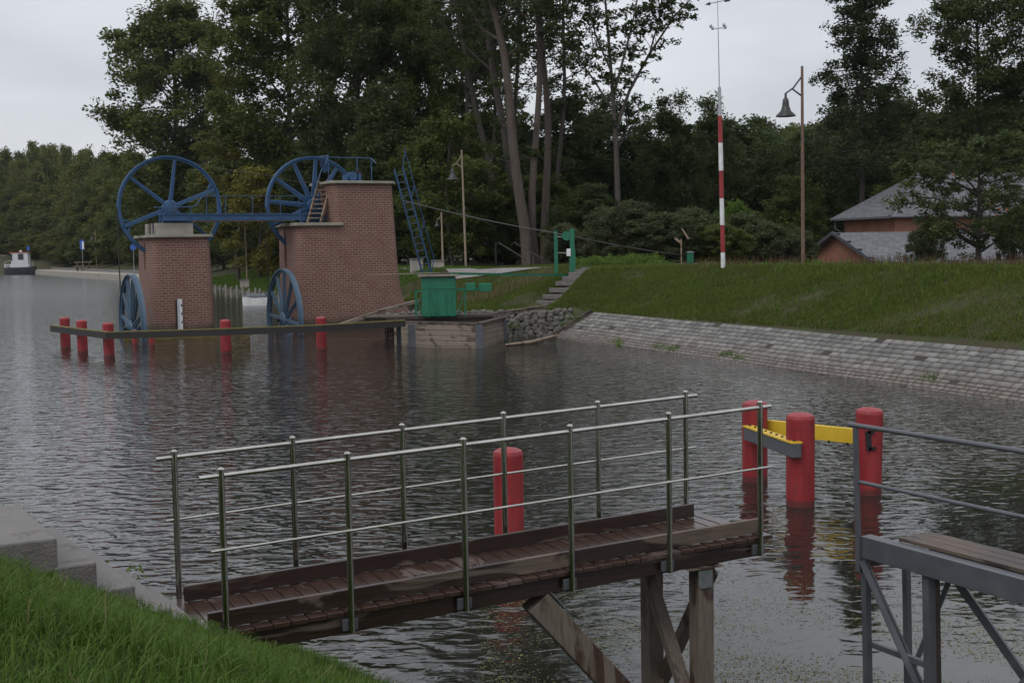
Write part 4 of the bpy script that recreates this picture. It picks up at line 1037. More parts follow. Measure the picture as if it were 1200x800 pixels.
MB().tube([(.03, -.06, 1.93), (LJ, -.06, 1.93)], .021, 10).build('middle_rail', M['gsteel'], jt, smooth=True)
MB().box(.0, .07, -.04, .03, -4, 1.128).build('leg', M['gsteel'], jt)
MB().box(.84, .93, .0, .09, -4, 1.128).build('column', M['gsteel'], jt, bevel=.005)
MB().box(.85, .92, .095, .16, -4, 1.1).build('timber_backing', M['darkwood'], jt)
MB().box(.0, .07, .52, .58, -4, 1.128).build('leg', M['gsteel'], jt)
MB().beam((.04, -.06, 1.1), (1.35, -.06, -.75), .012, .075, (0, 1, 0)).build('diagonal_brace', M['gsteel'], jt)
MB().beam((.04, -.06+.09, 1.0), (.75, .5, -.9), .05, .05).build('diagonal_brace', M['gsteel'], jt)
MB().beam((.75, .5, 1.05), (.1, .1, -.9), .05, .05).build('diagonal_brace', M['gsteel'], jt)
MB().beam((.05, .05, .2), (.86, .05, .2), .05, .06).build('tie_bar', M['gsteel'], jt)
MB().beam((.95, .3, 1.1), (2.0, .9, -.6), .05, .08).build('diagonal_brace', M['gsteel'], jt)
MB().beam((2.75, -.03, 1.1), (1.5, -.03, -.35), .05, .1).build('diagonal_brace', M['gsteel'], jt)
MB().beam((2.6, .4, .7), (1.7, .4, -.6), .05, .08).build('diagonal_brace', M['gsteel'], jt)
MB().box(2.9, 3.05, .0, .13, -4, 1.128).build('column', M['gsteel'], jt)

near(jt); jt.location.x += .06; jt.rotation_euler = (Matrix.Rotation(R(-1.3), 3, 'Y') @ Matrix.Rotation(JA, 3, 'Z')).to_euler()
# ------------------------------------------------------------------ vegetation
def leaf_cloud(rng, centers, radii, per, size, flat=.6, droop=0.0, shape=.5):
    n = len(centers); c = np.repeat(centers, per, 0); r = np.repeat(radii, per)[:, None]
    g = rng.normal(size=(n*per, 3)); g /= np.linalg.norm(g, axis=1)[:, None]+1e-9
    g *= (rng.random((n*per, 1))**.55); g[:, 2] *= flat; p = c+g*r
    if droop: p[:, 2] -= droop*rng.random(n*per)*radii.mean()
    N_ = n*per
    u = rng.normal(size=(N_, 3)); u[:, 2] *= .6; u /= np.linalg.norm(u, axis=1)[:, None]
    w = rng.normal(size=(N_, 3)); w[:, 2] += .8; v = np.cross(w, u); v /= np.linalg.norm(v, axis=1)[:, None]+1e-9
    s = size*rng.uniform(.6, 1.35, (N_, 1))
    V = np.stack([p-u*s*.5, p+v*s*shape*.5, p+u*s*.5, p-v*s*shape*.5], 1).reshape(-1, 3)
    F = np.arange(N_*4).reshape(-1, 4)
    tint = np.repeat(np.clip(rng.normal(.5, .22, N_)+np.repeat(rng.normal(0, .12, n), per), 0, 1), 4)
    return V, F, tint
def grow(seed, H, R0, base, kind='broad', nlimb=26, sub=5, per=90, lsize=.3, crad=1.0, tr=.35, fill=0, lean=(0, 0), forks=0, droop=0., flat=.85):
    rng = np.random.default_rng(seed); r = random.Random(seed); wood = MB(); C = []; CR = []
    n = 9; tp_ = []
    bx, by = r.uniform(-.3, .3), r.uniform(-.3, .3)
    for i in range(n+1):
        t = i/n; tp_.append(Vector((lean[0]*t*t+bx*math.sin(t*5+seed)+r.uniform(-.08, .08), lean[1]*t*t+by*math.sin(t*4), H*.96*t)))
    wood.tube([tp_[0]+Vector((0, 0, -.5))]+tp_, [tr*1.25]+[tr*(1-.86*(i/n)**.9) for i in range(n+1)], 8)
    def axis(t):
        x = t*n; i = min(int(x), n-1); return tp_[i].lerp(tp_[i+1], x-i)
    axes = [axis]
    def env(h):
        h = min(max(h, 0), 1)
        if kind == 'cone': return R0*(1-h)**.75*(.75+.25*math.sin(h*37+seed))+.25
        if kind == 'vase': return R0*(.35+.65*h**.8)*(1-max(0, h-.8)*3.2)
        return R0*max(.12, math.sin(math.pi*min(1, (h*.86+.12)))**.6)
    for i in range(nlimb):
        h = (i+r.random())/nlimb; t0 = base/H+(.97-base/H)*h; a = i*2.4+r.uniform(-.5, .5)
        p0 = axis(max(.05, t0-(.10 if kind != 'cone' else -.0)*r.random())); Lr = env(h)*r.uniform(.72, 1.12)
        if kind == 'cone': dz_ = -.12*Lr+r.uniform(-.2, .3)
        else: dz_ = Lr*r.uniform(.15, .6)
        end = p0+Vector((math.cos(a)*Lr, math.sin(a)*Lr, dz_)); end.z = min(end.z, H*.99)
        mid = p0.lerp(end, .5)+Vector((r.uniform(-.3, .3), r.uniform(-.3, .3), (.08*Lr if kind != 'cone' else .05*Lr)))
        lr = tr*(1-t0)*.45+.035
        wood.tube([p0, mid, end], [lr, lr*.6, lr*.2], 5, cap=False)
        m_ = sub+1
        for k in range(m_):
            s = .35+.65*(k+r.random()*.5)/m_; q = (p0.lerp(mid, s*2) if s < .5 else mid.lerp(end, s*2-1))
            off = Vector((r.gauss(0, 1), r.gauss(0, 1), r.gauss(0, .6)))*(.28*Lr*(1.1-s)+.25)
            e = q+off
            if r.random() < .6: wood.tube([q, e], [lr*.35, .015], 4, cap=False)
            C.append(e); CR.append(crad*r.uniform(.55, 1.2))
        C.append(end); CR.append(crad*r.uniform(.5, .9))
    for i in range(fill):
        h = r.random(); a = r.random()*6.28; q = env(h)*math.sqrt(r.uniform(.05, 1.0)); p = axis(base/H+(1-base/H)*h)
        C.append(Vector((p.x+math.cos(a)*q, p.y+math.sin(a)*q, base+(H-base)*h))); CR.append(crad*r.uniform(.6, 1.3))
    C = np.array([tuple(c) for c in C]); CR = np.array(CR)
    V, F, T_ = leaf_cloud(rng, C, CR, per, lsize, flat, droop)
    return wood, V, F, T_
def make_tree(name, lab, cat, loc, g, leaf='leaf', bark='bark', rz=0, sc=(1, 1, 1), group=None, parts=('trunk', 'crown')):
    wood, V, F, T_ = g
    t = thing(name, lab, cat, loc, (0, 0, rz), group); t.scale = sc
    wood.build(parts[0], M[bark], t, smooth='all'); npmesh(parts[1], V, F, M[leaf], t, T_)
    return t
def place(t, u, Y, lab, top_v=None, H=None, wid=None, rz=0, first=False, zoff=0, group=None, leaf=None):
    o = t if first else copy_tree(t)
    if u < 475:                                   # keep every trunk on land behind the canal path
        Y2 = float(np.interp(u, [-60, 0, 144, 243, 312, 380, 455, 475], [480, 440, 285, 196, 160, 134, 112, 108]))+(Y-120)*.7
        if wid: wid = wid*Y2/Y
        Y = Y2
    p = D(u, 300, Y); z0 = tz(p.x, p.y)+zoff; o.location = (p.x, p.y, z0)
    if top_v is not None:
        hh = D(u, top_v, Y).z-z0; s = hh/H; w = (wid if wid else s); o.scale = (w, w, s)
    o.rotation_euler = (0, 0, rz); o['label'] = lab
    if group: o['group'] = group
    if leaf and not first:
        for ch in o.children:
            if 'crown' in ch.name:
                ch.data = ch.data.copy(); ch.data.materials[0] = M[leaf]
    return o

# individual large trees
WG = 'tall trees of the wood behind the canal'
gA = grow(11, 30, 7.2, 5.0, 'broad', 48, 8, 100, .42, 1.25, .5, 150)
t1 = make_tree('oak_tree', '', 'tree', (0, 0, 0), gA, 'leaf', group=WG)
place(t1, 212, 128, 'tall broad leafy tree at the left end of the wood above the blue wheel', -14, 30, .98, 0, True)
gB = grow(12, 32, 8, 7.0, 'broad', 46, 8, 95, .42, 1.3, .45, 110)
t2 = make_tree('broadleaf_tree', '', 'tree', (0, 0, 0), gB, 'leaf', group=WG)
place(t2, 345, 126, 'very tall leafy tree rising behind the right blue wheel', -90, 32, 1.0, 1, True)
place(t2, 425, 134, 'tall dark leafy tree rising straight behind the large brick tower', -80, 32, .9, 2.3, leaf='leafd')
place(t1, 480, 132, 'tall leafy tree with open top just right of the brick tower', -50, 30, .72, 1.1)
place(t2, 545, 140, 'tall open topped tree behind the leaning dark trunks', -60, 32, .8, 4.1)
gC = grow(13, 22, 2.6, 3.5, 'broad', 26, 5, 60, .3, .8, .16, 10)
t3 = make_tree('birch_tree', '', 'tree', (0, 0, 0), gC, 'leafy', 'bark', group='yellowing young trees at the wood edge')
place(t3, 279, 92, 'slender yellowing tree in the gap between the first two tall trees', 62, 22, 1.0, 0, True)
gY = grow(14, 14, 4.0, 1.2, 'broad', 24, 5, 80, .32, .9, .2, 20)
ty = make_tree('young_maple', '', 'tree', (0, 0, 0), gY, 'leafy', 'bark', group='yellowing young trees at the wood edge')
place(ty, 306, 88, 'low yellowish tree seen just left of the right blue wheel', 185, 14, .7, 0, True)
gM = grow(15, 16, 4.6, 1.6, 'broad', 26, 6, 90, .34, 1.0, .22, 30)
tm = make_tree('leafy_tree', '', 'tree', (0, 0, 0), gM, 'leaf', 'bark', group='mid height trees at the wood edge')
place(tm, 528, 108, 'yellow green tree behind the pale lamp post right of the brick tower', 128, 16, .95, 0, True)
tl = place(tm, 500, 112, 'mid green tree behind the blue ladder', 158, 16, .8, 2)
# tall bare trunks
def bare(seed, H, lean, tr, forks, crown_from, R0, bark='barkred', per=80):
    r = random.Random(seed); wood = MB(); C = []; CR = []
    n = 12; tp_ = [Vector((lean*((i/n)**1.6)+.25*math.sin(i*.9+seed), .2*math.sin(i*.7+seed), H*i/n)) for i in range(n+1)]
    wood.tube([tp_[0]+Vector((0, 0, -.5))]+tp_, [tr*1.4, tr*1.25]+[tr*(1-.75*i/n) for i in range(1, n+1)], 10)
    for i in range(forks):
        h = crown_from+(1-crown_from)*(i+r.random()*.6)/forks; k = h*n; j = min(int(k), n-1); p0 = tp_[j].lerp(tp_[j+1], k-j)
        a = i*2.4+r.random(); Lr = R0*r.uniform(.6, 1.1); end = p0+Vector((math.cos(a)*Lr, math.sin(a)*Lr, Lr*r.uniform(.5, 1.1)))
        mid = p0.lerp(end, .5)+Vector((r.uniform(-.5, .5), r.uniform(-.5, .5), -.1*Lr)); lr = tr*.42*(1.15-h)
        wood.tube([p0, mid, end], [lr, lr*.7, .03], 6, cap=False)
        for q in range(7):
            s = .35+.65*q/6; b = p0.lerp(mid, s*2) if s < .5 else mid.lerp(end, s*2-1); e = b+Vector((r.gauss(0, 1), r.gauss(0, 1), r.gauss(.2, .7)))*1.3
            wood.tube([b, e], [lr*.3, .015], 4, cap=False); C.append(e); CR.append(r.uniform(.6, 1.25))
    for q in range(6):
        k = r.uniform(.25, crown_from)*n; j = int(k); p0 = tp_[j]; e = p0+Vector((r.uniform(-1.8, 1.8), r.uniform(-1, 1), r.uniform(.2, 1.2))); wood.tube([p0, e], [.05, .015], 4, cap=False)
        if r.random() < .6: C.append(e); CR.append(.6)
    C = np.array([tuple(c) for c in C]); V, F, T_ = leaf_cloud(np.random.default_rng(seed), C, np.array(CR), per, .32, .6)
    return wood, V, F, T_
BT = 'tall bare trunked trees behind the ramp handrails'
for (u, Y, H, lean, tr, fk, cf, R0, sd_s, lab, bk) in (
    (617, 104, 33, -5.2, .5, 15, .5, 5.0, 21, 'thick reddish trunk bending left, nearest of the tall bare trunks', 'barkred'),
    (627, 105, 34, 1.3, .36, 13, .52, 4.2, 22, 'slim straight reddish trunk standing close against the bending trunk', 'barkred'),
    (642, 108, 34, -.3, .38, 14, .48, 4.5, 23, 'straight pale trunk at the right of the bare trunk group', 'barkred'),
    (600, 112, 34, -3.6, .44, 15, .45, 5.5, 24, 'dark leaning trunk at the left of the bare trunk group', 'bark'),
    (585, 118, 33, -6.5, .36, 14, .42, 5.5, 25, 'dark thin trunk leaning left behind the yellow green tree', 'bark'),
    (607, 121, 34, 0.5, .3, 13, .45, 4.5, 26, 'thin dark trunk standing behind the bare trunk group', 'bark'),
    (556, 122, 33, -1.8, .27, 12, .5, 4.2, 27, 'slim dark trunk farthest left, above the yellow green tree', 'bark'),
    (655, 118, 33, 1.6, .26, 12, .5, 4.0, 28, 'slim dark trunk leaning right, next to the straight pale trunk', 'bark'),
    (573, 126, 35, 2.6, .25, 12, .55, 4.0, 29, 'slim dark trunk leaning right through the crowns of the leaning ones', 'bark')):
    p = D(u, 300, Y); g = bare(sd_s, H, lean, tr, fk, cf, R0)
    make_tree('tall_tree', lab, 'tree', (p.x, p.y, tz(p.x, p.y)), g, 'leafd', bk, group=BT)
# slender open tree with spreading top branches
def open_tree():
    r = random.Random(31); wood = MB(); C = []; CR = []; P = lambda x, z, y=0: Vector((x, y, z))
    stems = [([P(0, -.5), P(.2, 4), P(.1, 9), P(-.1, 13), P(-.5, 19), P(-.8, 23)], .3), ([P(.1, 10.5), P(1.2, 13.5), P(2.9, 16.5, .5), P(5.0, 19.5, .5), P(7.0, 21.5, .6)], .16),
             ([P(-.1, 13), P(1.0, 17, -.5), P(1.8, 20), P(2.2, 23.5)], .12), ([P(-.1, 12), P(-1.6, 14.5, .4), P(-3.2, 16.8, .3), P(-4.6, 18.2)], .1), ([P(0, 14.5), P(-1.4, 18, .4), P(-2.1, 21), P(-2.4, 23.5)], .1),
             ([P(2.9, 16.5, .5), P(3.6, 19, .3), P(4.0, 21.8)], .08), ([P(.2, 9), P(.9, 10, 1), P(1.4, 12, 1.5)], .07)]
    for pts, tr in stems:
        wood.tube(pts, [tr*(1-.8*i/(len(pts)-1)) for i in range(len(pts))], 7, cap=False); L_ = len(pts)
        for k in range(48):
            s = r.uniform(.3 if tr < .2 else .55, 1)*(L_-1); j = min(int(s), L_-2); b = pts[j].lerp(pts[j+1], s-j); e = b+Vector((r.gauss(0, 1), r.gauss(0, .8), r.gauss(.35, .7)))*.95
            wood.tube([b, e], [.03, .012], 4, cap=False); C.append(e); CR.append(r.uniform(.25, .7))
    C = np.array([tuple(c) for c in C]); V, F, T_ = leaf_cloud(np.random.default_rng(31), C, np.array(CR), 26, .34, .7)
    return wood, V, F, T_
p = D(722, 300, 103); make_tree('open_tree', 'slender open tree with sparse leaves and a long branch reaching right against the sky', 'tree', (p.x, p.y, tz(p.x, p.y)), open_tree(), 'leafd', 'bark')
# fillers in the wood: (u, Y, top, width, rot, template, leaf, label)
gD = grow(16, 20, 5.2, 1.0, 'broad', 34, 6, 85, .4, 1.2, .25, 70)
td = make_tree('dense_tree', '', 'tree', (0, 0, 0), gD, 'leafd', 'bark', group='dense trees filling the wood')
FG = 'dense trees filling the wood'
first = True
for (u, Y, tv, w, rz, lf, lab) in (
    (462, 128, 95, 1.0, 0, None, 'dark dense tree low behind the top of the brick tower ladder'),
    (378, 122, 165, .95, 1, None, 'dark dense tree behind the right big blue wheel and stair'),
    (325, 124, 150, .9, 2, None, 'dense tree between the two big blue wheels, right half'),
    (262, 134, 165, .8, 3, 'leaf', 'dense tree between the two big blue wheels, left half'),
    (222, 138, 150, .62, 4, None, 'dense low tree behind the left big blue wheel'),
    
    (560, 132, 118, 1.0, .5, None, 'dark dense tree just behind the leaning dark trunks'),
    (610, 136, 138, 1.0, 1.5, None, 'dark dense tree directly behind the bare trunk group'),
    (662, 128, 92, 1.0, 2.5, None, 'black green tall dense tree right of the bare trunk group'),
    (698, 134, 108, .9, 3.5, None, 'dense tree behind the lower stem of the slender open tree'),
    (745, 126, 142, .9, 4.5, None, 'dense tree just right of the slender open tree stem'),
    (788, 118, 108, .72, 5.5, None, 'round dark tree standing out left of the banded mast'),
    (838, 128, 112, .7, .9, None, 'round dark tree behind the banded mast'),
    (640, 112, 205, .8, 1.9, 'leaf', 'low dense tree behind the green two post frame'),
    (585, 110, 215, .6, 2.9, 'leaf', 'low dense tree behind the ramp handrails'),
    (690, 104, 215, .62, 3.9, None, 'low rounded dark bush tree right of the green frame'),
    (900, 130, 168, .8, 4.9, None, 'dense tree between the banded mast and the tall brown lamp'),
    (955, 125, 150, .9, 5.9, None, 'dense tree directly behind the tall brown lamp post'),
    (1000, 136, 108, 1.05, .4, None, 'dark dense tree behind the lower larch trunk'),
    (1050, 140, 98, 1.1, 1.4, None, 'dark dense tree behind the ridge of the house'),
    (1105, 132, 110, 1.1, 2.4, None, 'dark dense tree between the house and the far right tall tree'),
    (1160, 140, 92, 1.2, 3.4, None, 'dark dense tree behind the orchard tree top'),
    (1210, 135, 100, 1.2, 4.4, None, 'dark dense tree at the right edge behind the house'),
    (930, 112, 205, .6, 2.2, 'leaf', 'low tree with pale tips left of the house gable'),
    (1075, 124, 165, .9, 5.2, 'leaf', 'lighter green tree just above the house roof')):
    place(td, u, Y, lab, tv, 20, w, rz, first, 0, FG, lf); first = False
# the larch and the tall right tree
gL = grow(41, 34, 6.6, 10.5, 'cone', 60, 7, 60, .32, .95, .3, 10, droop=.9, flat=.45)
place(make_tree('larch_tree', '', 'tree', (0, 0, 0), gL, 'needle', 'bark'), 1008, 110, 'tall larch with drooping tiers of dark branches right of the brown lamp', -95, 34, .95, .6, True)
gR = grow(42, 32, 7.5, 11, 'vase', 40, 8, 85, .36, 1.15, .36, 30)
tr_ = make_tree('ash_tree', '', 'tree', (0, 0, 0), gR, 'leafd', 'bark', group=WG)
place(tr_, 1143, 116, 'tall dark tree with upright forked limbs at the upper right', -60, 32, .9, .2, True)
place(tr_, 1222, 112, 'tall dark tree cut by the right edge above the house', -60, 32, .75, 2.2)
# willow-like grey shrubs along the plateau
gS = grow(51, 6, 2.6, .3, 'broad', 30, 5, 100, .2, .5, .09, 60)
tsb = make_tree('willow_shrub', '', 'shrub', (0, 0, 0), gS, 'leafg', 'bark', group='grey green shrubs beyond the right bank', parts=('stem', 'crown'))
first = True
for (u, Y, tv, w, rz, lf, lab) in ((712, 90, 243, .8, 0, None, 'grey green shrub right of the green frame'), (742, 86, 236, 1.0, 1, None, 'tall grey green shrub below the slender open tree'),
    (776, 84, 250, 1.0, 2, None, 'grey green shrub behind the signpost and green bin'), (808, 88, 244, .9, 3, None, 'grey green shrub just left of the banded mast'),
    (843, 84, 262, .8, 4, 'leaf', 'greener low shrub behind the foot of the banded mast'), (872, 88, 250, .9, 5, None, 'grey green shrub between the banded mast and the brown lamp'),
    (905, 86, 262, .9, .5, None, 'grey green shrub just left of the brown lamp post'), (934, 90, 268, .7, 1.5, None, 'low shrub left of the house gable'),
    (862, 92, 236, .6, 2.5, 'leafb', 'bright green shrub right of the banded mast'), (660, 96, 262, .7, 3.5, None, 'low dark shrub behind the green frame posts')):
    place(tsb, u, Y, lab, tv, 6, w, rz, first, 0, 'grey green shrubs beyond the right bank', lf); first = False
# orchard tree in front of the house
gO = grow(61, 8.4, 4.6, 1.3, 'broad', 34, 6, 62, .24, .55, .2, 24)
to = make_tree('apple_tree', '', 'tree', (0, 0, 0), gO, 'apple', 'bark')
p = D(1147, 308, 74); to.location = (p.x, p.y, tz(p.x, p.y)); to.scale = (1, 1, .88); to['label'] = 'spreading orchard tree in front of the brick house near the right edge'
to.location.z = 2.9
zq = to
r = random.Random(4); m = MB()
for i in range(9):
    a = r.random()*6.28; q = 3.9*math.sqrt(r.random()); m.lathe([(0, -.08), (.08, -.04), (.09, .03), (0, .08)], (q*math.cos(a), -abs(q*math.sin(a)), r.uniform(2.5, 6.5)), 8)
m.build('apples', M['applered'], to)
place(tsb, 1085, 80, 'dark shrub under the left side of the orchard tree', 262, 6, .5, 2, group='dark shrubs near the house')
place(tsb, 1195, 78, 'dark shrub right of the orchard tree trunk', 240, 6, .6, 3, group='dark shrubs near the house')

# far woods as single masses
def wood_mass(name, lab, seeds, spots, leaf, H=18, R0=5.0, per=34, ls=.75, nlimb=22, fill=50):
    tm_ = [grow(s, H, R0, 1.0, 'broad', nlimb, 4, per, ls, 1.7, .25, fill) for s in seeds]; Vs = []; Fs = []; Ts = []; n = 0; wv = MB(); r = random.Random(seeds[0])
    for (x, y, h, wd) in spots:
        w_, V, F, T_ = tm_[r.randrange(len(tm_))]; a = r.random()*6.28; ca, sa = math.cos(a), math.sin(a); s = h/H; z0 = tz(x, y)
        V2 = np.empty_like(V); V2[:, 0] = (V[:, 0]*ca-V[:, 1]*sa)*wd+x; V2[:, 1] = (V[:, 0]*sa+V[:, 1]*ca)*wd+y; V2[:, 2] = V[:, 2]*s+z0
        Vs.append(V2); Fs.append(F+n); Ts.append(np.clip(T_+r.uniform(-.3, .3), 0, 1)); n += len(V2)
        wv.tube([(x, y, z0-.5), (x, y, z0+h*.8)], [.3, .08], 5)
    o = npmesh(name, np.concatenate(Vs), np.concatenate(Fs), M[leaf], None, np.concatenate(Ts)); tag(o, lab, 'wood', kind='stuff')
    wv.build('stems', M['bark'], o); return o
r = random.Random(77); sp = []
for (off, h0_, h1_, n) in ((26, 6, 9, 24), (40, 10, 15, 22), (58, 15, 20, 20), (80, 20, 25, 20), (110, 23, 29, 20), (150, 24, 31, 20), (200, 24, 31, 20), (260, 24, 31, 20)):
    for i in range(n):
        u = -70+(i+r.random())*270/n; Y = float(np.interp(u, [-60, 0, 40, 144, 200], [420, 392, 362, 268, 218]))+off*r.uniform(.9, 1.1)
        p = D(u, 300, Y); s_ = .55+.45*min(1, Y/400); sp.append((p.x, p.y, r.uniform(h0_, h1_)*s_, r.uniform(.8, 1.25)*s_))
wood_mass('woodland', 'distant low wood along the far left bank behind the path', (71, 72, 73), sp, 'leaff')
sp = []
for row, Yr in enumerate((175, 200, 230, 265, 300, 340, 385)):
    n = 15
    for i in range(n):
        u = 770+(i+r.random())*480/n; p = D(u, 300, Yr*r.uniform(.96, 1.05)); sp.append((p.x, p.y, r.uniform(12, 18), r.uniform(.9, 1.4)))
wood_mass('hill_woodland', 'distant wooded hillside behind the mast and the house', (81, 82, 83), sp, 'leaff')
# dark back row closing the wood between the tall trees
sp = []
for i in range(46):
    u = 130+(i+r.random())*1000/46; Y = r.uniform(148, 165)+float(np.interp(u, [130, 243, 312, 380], [160, 62, 22, 0])); p = D(u, 300, Y); sp.append((p.x, p.y, r.uniform(10, 15.5), r.uniform(.8, 1.2)))
wood_mass('underwood', 'dense dark undergrowth deep inside the wood behind the canal', (91, 92), sp, 'leafd', ls=.6, per=40)

# ------------------------------------------------------------------ grass, weeds and floating leaves
def blades(name, lab, pts, h, w, mat, cat='grass', curve=.5, seed=0, kind='stuff'):
    rng = np.random.default_rng(seed); n = len(pts); hh = h*rng.uniform(.45, 1.3, n)[:, None]; a = rng.random(n)*2*np.pi
    d = np.stack([np.cos(a), np.sin(a), np.zeros(n)], 1); b = rng.random(n)[:, None]*curve; s = np.stack([-np.sin(a+.8), np.cos(a+.8), np.zeros(n)], 1)*w*rng.uniform(.6, 1.3, n)[:, None]
    up = np.array([[0, 0, 1.]])
    p0 = pts; p1 = pts+up*hh*.5+d*hh*b*.25; p2 = pts+up*hh*(.95-.3*b)+d*hh*b*.8; p3 = pts+up*hh*(1.05-.75*b)+d*hh*b*1.35
    V = np.stack([p0-s, p0+s, p1+s*.85, p1-s*.85, p2+s*.5, p2-s*.5, p3+s*.06, p3-s*.06], 1).reshape(-1, 3)
    k = np.arange(n)[:, None]*8
    F = np.concatenate([k+np.array([[0, 1, 2, 3]]), k+np.array([[3, 2, 4, 5]]), k+np.array([[5, 4, 6, 7]])], 0)
    T_ = np.repeat(np.clip(rng.normal(.5, .25, n), 0, 1), 8)
    o = npmesh(name, V, F, M[mat], None, T_); return tag(o, lab, cat, kind=kind)
rng = np.random.default_rng(8)
def stair_mask(x, y):
    x = x/NS; y = y/NS
    X = (x-c5.x)*math.cos(SA)+(y-c5.y)*math.sin(SA); Y = -(x-c5.x)*math.sin(SA)+(y-c5.y)*math.cos(SA)
    a = (X > -4.0) & (X < .0) & (Y > 0) & (Y < 1.75)
    X = (x-E0.x)*math.cos(BA)+(y-E0.y)*math.sin(BA); Y = -(x-E0.x)*math.sin(BA)+(y-E0.y)*math.cos(BA)
    return a | ((X > -.4) & (Y > -.05) & (Y < 1.8))
n = 420000; x = rng.uniform(-9, 3.5, n); y = rng.uniform(3.2, 18, n); d = ((x+2.3)*(-.707)+(y-13.7)*(-.707))
dens = np.clip(.8+.4*vnoise(x, y, .5, 4), .45, 1); k = (d > .12) & ~stair_mask(x, y) & (np.abs(x/y) < .55) & (x/y < -.02+.35*(y < 8)) & (rng.random(n) < dens)
x, y = x[k], y[k]; pts = np.stack([x, y, near_z(x, y)-.02], 1)
q = rng.random(len(pts)) < .012
blades('dead_stalks', 'a few pale dead grass stalks among the near bank grass', pts[q], .2, .0035, 'straw', seed=41, curve=1.2)
blades('grass', 'long fresh green grass covering the near bank at lower left', pts, .165, .0042, 'grassn', curve=1.0, seed=1)
# grass on the far slopes
TP = np.array([(38, 5), (23.5, 40), (12.5, 66), (8.5, 79), (2, 84), (-3, 90), (-10, 108), (-19, 134)], float)
def off_path(x, y):
    best = np.full(x.shape, 1e9)
    for i in range(len(TP)-1):
        a, b = TP[i], TP[i+1]; d = b-a; t = np.clip(((x-a[0])*d[0]+(y-a[1])*d[1])/(d@d), 0, 1); best = np.minimum(best, np.hypot(x-a[0]-t*d[0], y-a[1]-t*d[1]))
    return best > 1.15+.3*vnoise(x, y, .6, 8)
def off_stair(x, y):
    t = np.clip(((x-s0.x)*dh.x+(y-s0.y)*dh.y)/4.4, -.1, 1.1)*4.4; return (np.hypot(x-s0.x-t*dh.x, y-s0.y-t*dh.y) > .78) & off_path(x, y)
n = 540000; u = rng.uniform(470, 1215, n); x = np.empty(n)
t = rng.random(n)*82-14; dd_ = rng.uniform(2.35, 10.5, n); ar = np.array([1.9, 64.0]); dr = np.array([26.7, -64.0])/np.hypot(26.7, 64); nr2 = np.array([-dr[1], dr[0]])
x = ar[0]+dr[0]*t+nr2[0]*dd_; y = ar[1]+dr[1]*t+nr2[1]*dd_
k = (np.abs(x/y) < .56) & (terrain_z(x, y) > 1.1) & (rng.random(n) < np.clip(.62+.4*vnoise(x, y, 1.1, 6)+.35*vnoise(x, y, .35, 2), .12, 1)); x, y = x[k], y[k]
k = off_stair(x, y); x, y = x[k], y[k]
blades('bank_grass', 'rough patchy grass on the long slope above the paved revetment', np.stack([x, y, terrain_z(x, y)-.02], 1), .17, .015, 'grassb', seed=2)
n = 120000; x = rng.uniform(-7, 6, n); y = rng.uniform(66.5, 92, n); k = (rng.random(n) < np.clip(.6+.5*vnoise(x, y, 1.3, 7), .1, 1)); x, y = x[k], y[k]; z = terrain_z(x, y); k = z > 1.0; x, y, z = x[k], y[k], z[k]
k = off_stair(x, y); x, y, z = x[k], y[k], z[k]
blades('quay_grass', 'green grass on the slope behind the green booth and the brick tower', np.stack([x, y, z-.02], 1), .2, .014, 'grassb', seed=3)
n = 110000; t = rng.random(n)*88; x = -12.5-t*.375; y = 88+t*.97; off = rng.uniform(1.0, 13, n); x = x+off*.9; y = y+off*.42
blades('meadow_grass', 'short bright grass on the bank behind the timber palisade', np.stack([x, y, terrain_z(x, y)-.02], 1), .2, .022, 'grassn', seed=4)
n = 26000; t = rng.random(n)*80-8; dd_ = 2.35+rng.random(n)**.7*7.6; x = ar[0]+dr[0]*t+nr2[0]*dd_; y = ar[1]+dr[1]*t+nr2[1]*dd_
k = (np.abs(x/y) < .56) & (terrain_z(x, y) > 1.1) & (vnoise(x, y, .45, 9)+.6*vnoise(x, y, 1.9, 1) > .45) & off_stair(x, y); x, y = x[k], y[k]
blades('tall_tufts', 'taller tufts of coarse grass and weeds scattered over the right bank', np.stack([x, y, terrain_z(x, y)-.02], 1), .36, .02, 'leafb', seed=12, curve=.8)
# rust coloured weed stalks along the bank crest
n = 9000; t = rng.random(n)*78; dd_ = rng.normal(8.6, .9, n); x = ar[0]+dr[0]*t+nr2[0]*dd_; y = ar[1]+dr[1]*t+nr2[1]*dd_; k = rng.random(n) < np.clip(.3+.8*vnoise(x, y, 2.1, 3), .03, 1); x, y = x[k], y[k]
blades('weed_stalks', 'tall rust coloured weed stalks along the crest of the right bank', np.stack([x, y, terrain_z(x, y)-.02], 1), .5, .014, 'weedred', 'weeds', .4, 5)
n = 800; x = rng.uniform(-3.4, 2.6, n); y = rng.uniform(76, 80, n)
blades('dry_stalks', 'dry straw coloured stalks on the bank crest left of the green frame', np.stack([x, y, terrain_z(x, y)-.02], 1), .65, .014, 'straw', 'weeds', .4, 6)
def leafpatch(name, lab, C, R_c, per, size, mat, seed):
    V, F, T_ = leaf_cloud(np.random.default_rng(seed), np.array(C, float), np.full(len(C), R_c), per, size, .8); return tag(npmesh(name, V, F, M[mat], None, T_), lab, 'plants', kind='stuff')
C = [(D(u, 300, Y).x, Y, tz(D(u, 300, Y).x, Y)+r.uniform(.1, .5)) for u, Y in ((r.uniform(672, 775), r.uniform(77, 82)) for _ in range(130))]
leafpatch('ground_cover', 'bright green leafy ground cover beside the path right of the green frame', C, .45, 60, .14, 'leafb', 5)
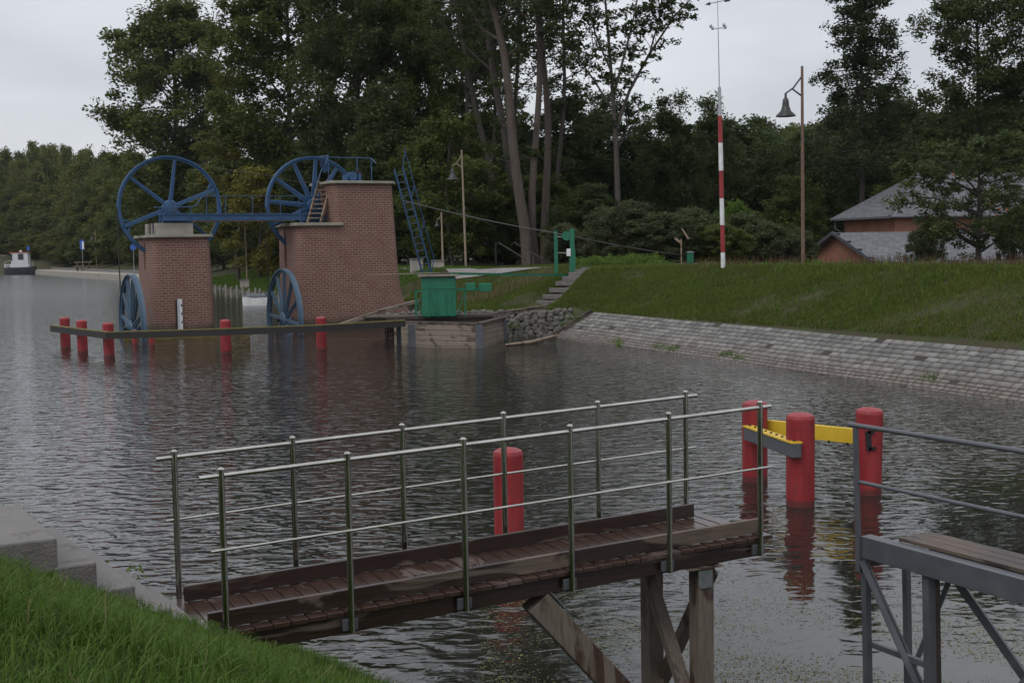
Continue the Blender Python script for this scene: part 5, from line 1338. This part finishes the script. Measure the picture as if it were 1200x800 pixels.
# a few leafy weeds growing from the revetment joints
C = []
for (u, v) in ((722, 398), (730, 402), (775, 404), (790, 406), (852, 412), (868, 416), (1090, 440)):
    q = G(u, v, .55); C += [(q.x+r.uniform(-.2, .2), q.y+r.uniform(-.2, .2), .5) for _ in range(3)]
leafpatch('joint_weeds', 'small green weeds sprouting between the revetment stones', C, .2, 50, .07, 'leafb', 6)
C = [(D(u, 395, 64.0).x, 64.6, r.uniform(.3, 1.1)) for u in (598, 604, 612, 676, 668, 660, 684)]
leafpatch('wall_weeds', 'green weeds hanging on the rubble stone wall', C, .3, 60, .09, 'leafb', 7)
# water edge weeds by the stair and floating specks
C = []
for q_ in (-2.4, -1.9, -1.5, -1.1, -.9, -.5, -.2):
    w_ = (c5+sdir*q_+sper*(1.9+r.random()*.1))*NS; C.append((w_.x, w_.y, CAMZ*(1-NS)+NS*(1.0-q_*.7)+r.uniform(-.15, .08)))
leafpatch('edge_weeds', 'small leafy weed standing at the far side of the concrete steps', C, .14, 26, .045, 'leafb', 8)
n = 42000; u = rng.uniform(560, 1230, n); v = 640+170*rng.random(n)**.8; P = np.array([tuple(G(a, b, .006)) for a, b in zip(u, v)])
dn = .5+.7*vnoise(P[:, 0], P[:, 1], .8, 2)+.35*vnoise(P[:, 0], P[:, 1], .25, 5)-np.clip((700-v)/60, 0, 1)*.7; k = rng.random(n) < np.clip(dn, 0, 1); P = P[k]; n = len(P)
s = rng.uniform(.003, .010, n)[:, None]*rng.choice([1, 1, 1, 1.9], n)[:, None]; a = rng.random(n)*6.28; uu = np.stack([np.cos(a), np.sin(a), np.zeros(n)], 1)*s; vv = np.stack([-np.sin(a), np.cos(a), np.zeros(n)], 1)*s*.7
V = np.stack([P-uu, P+vv, P+uu, P-vv], 1).reshape(-1, 3)
o = npmesh('floating_leaves', V, np.arange(n*4).reshape(-1, 4), M['duck'], None, np.repeat(rng.random(n), 4)); tag(o, 'tiny yellow green leaves and duckweed specks floating below the walkways', 'duckweed', kind='stuff')
bpy.context.view_layer.update()


hz = MB().box(-900, 900, -80, 1300, -2.4, 90).build('haze', bpy.data.materials.new('haze_air')); hz.data.materials[0].use_nodes = True
t_ = hz.data.materials[0].node_tree; t_.nodes.clear(); o_ = t_.nodes.new('ShaderNodeOutputMaterial'); pv = t_.nodes.new('ShaderNodeVolumePrincipled')
pv.inputs['Color'].default_value = (.82, .87, .92, 1); pv.inputs['Density'].default_value = .00005; t_.links.new(pv.outputs[0], o_.inputs['Volume'])
tag(hz, 'faint damp haze in the air over the canal', 'haze', kind='stuff')
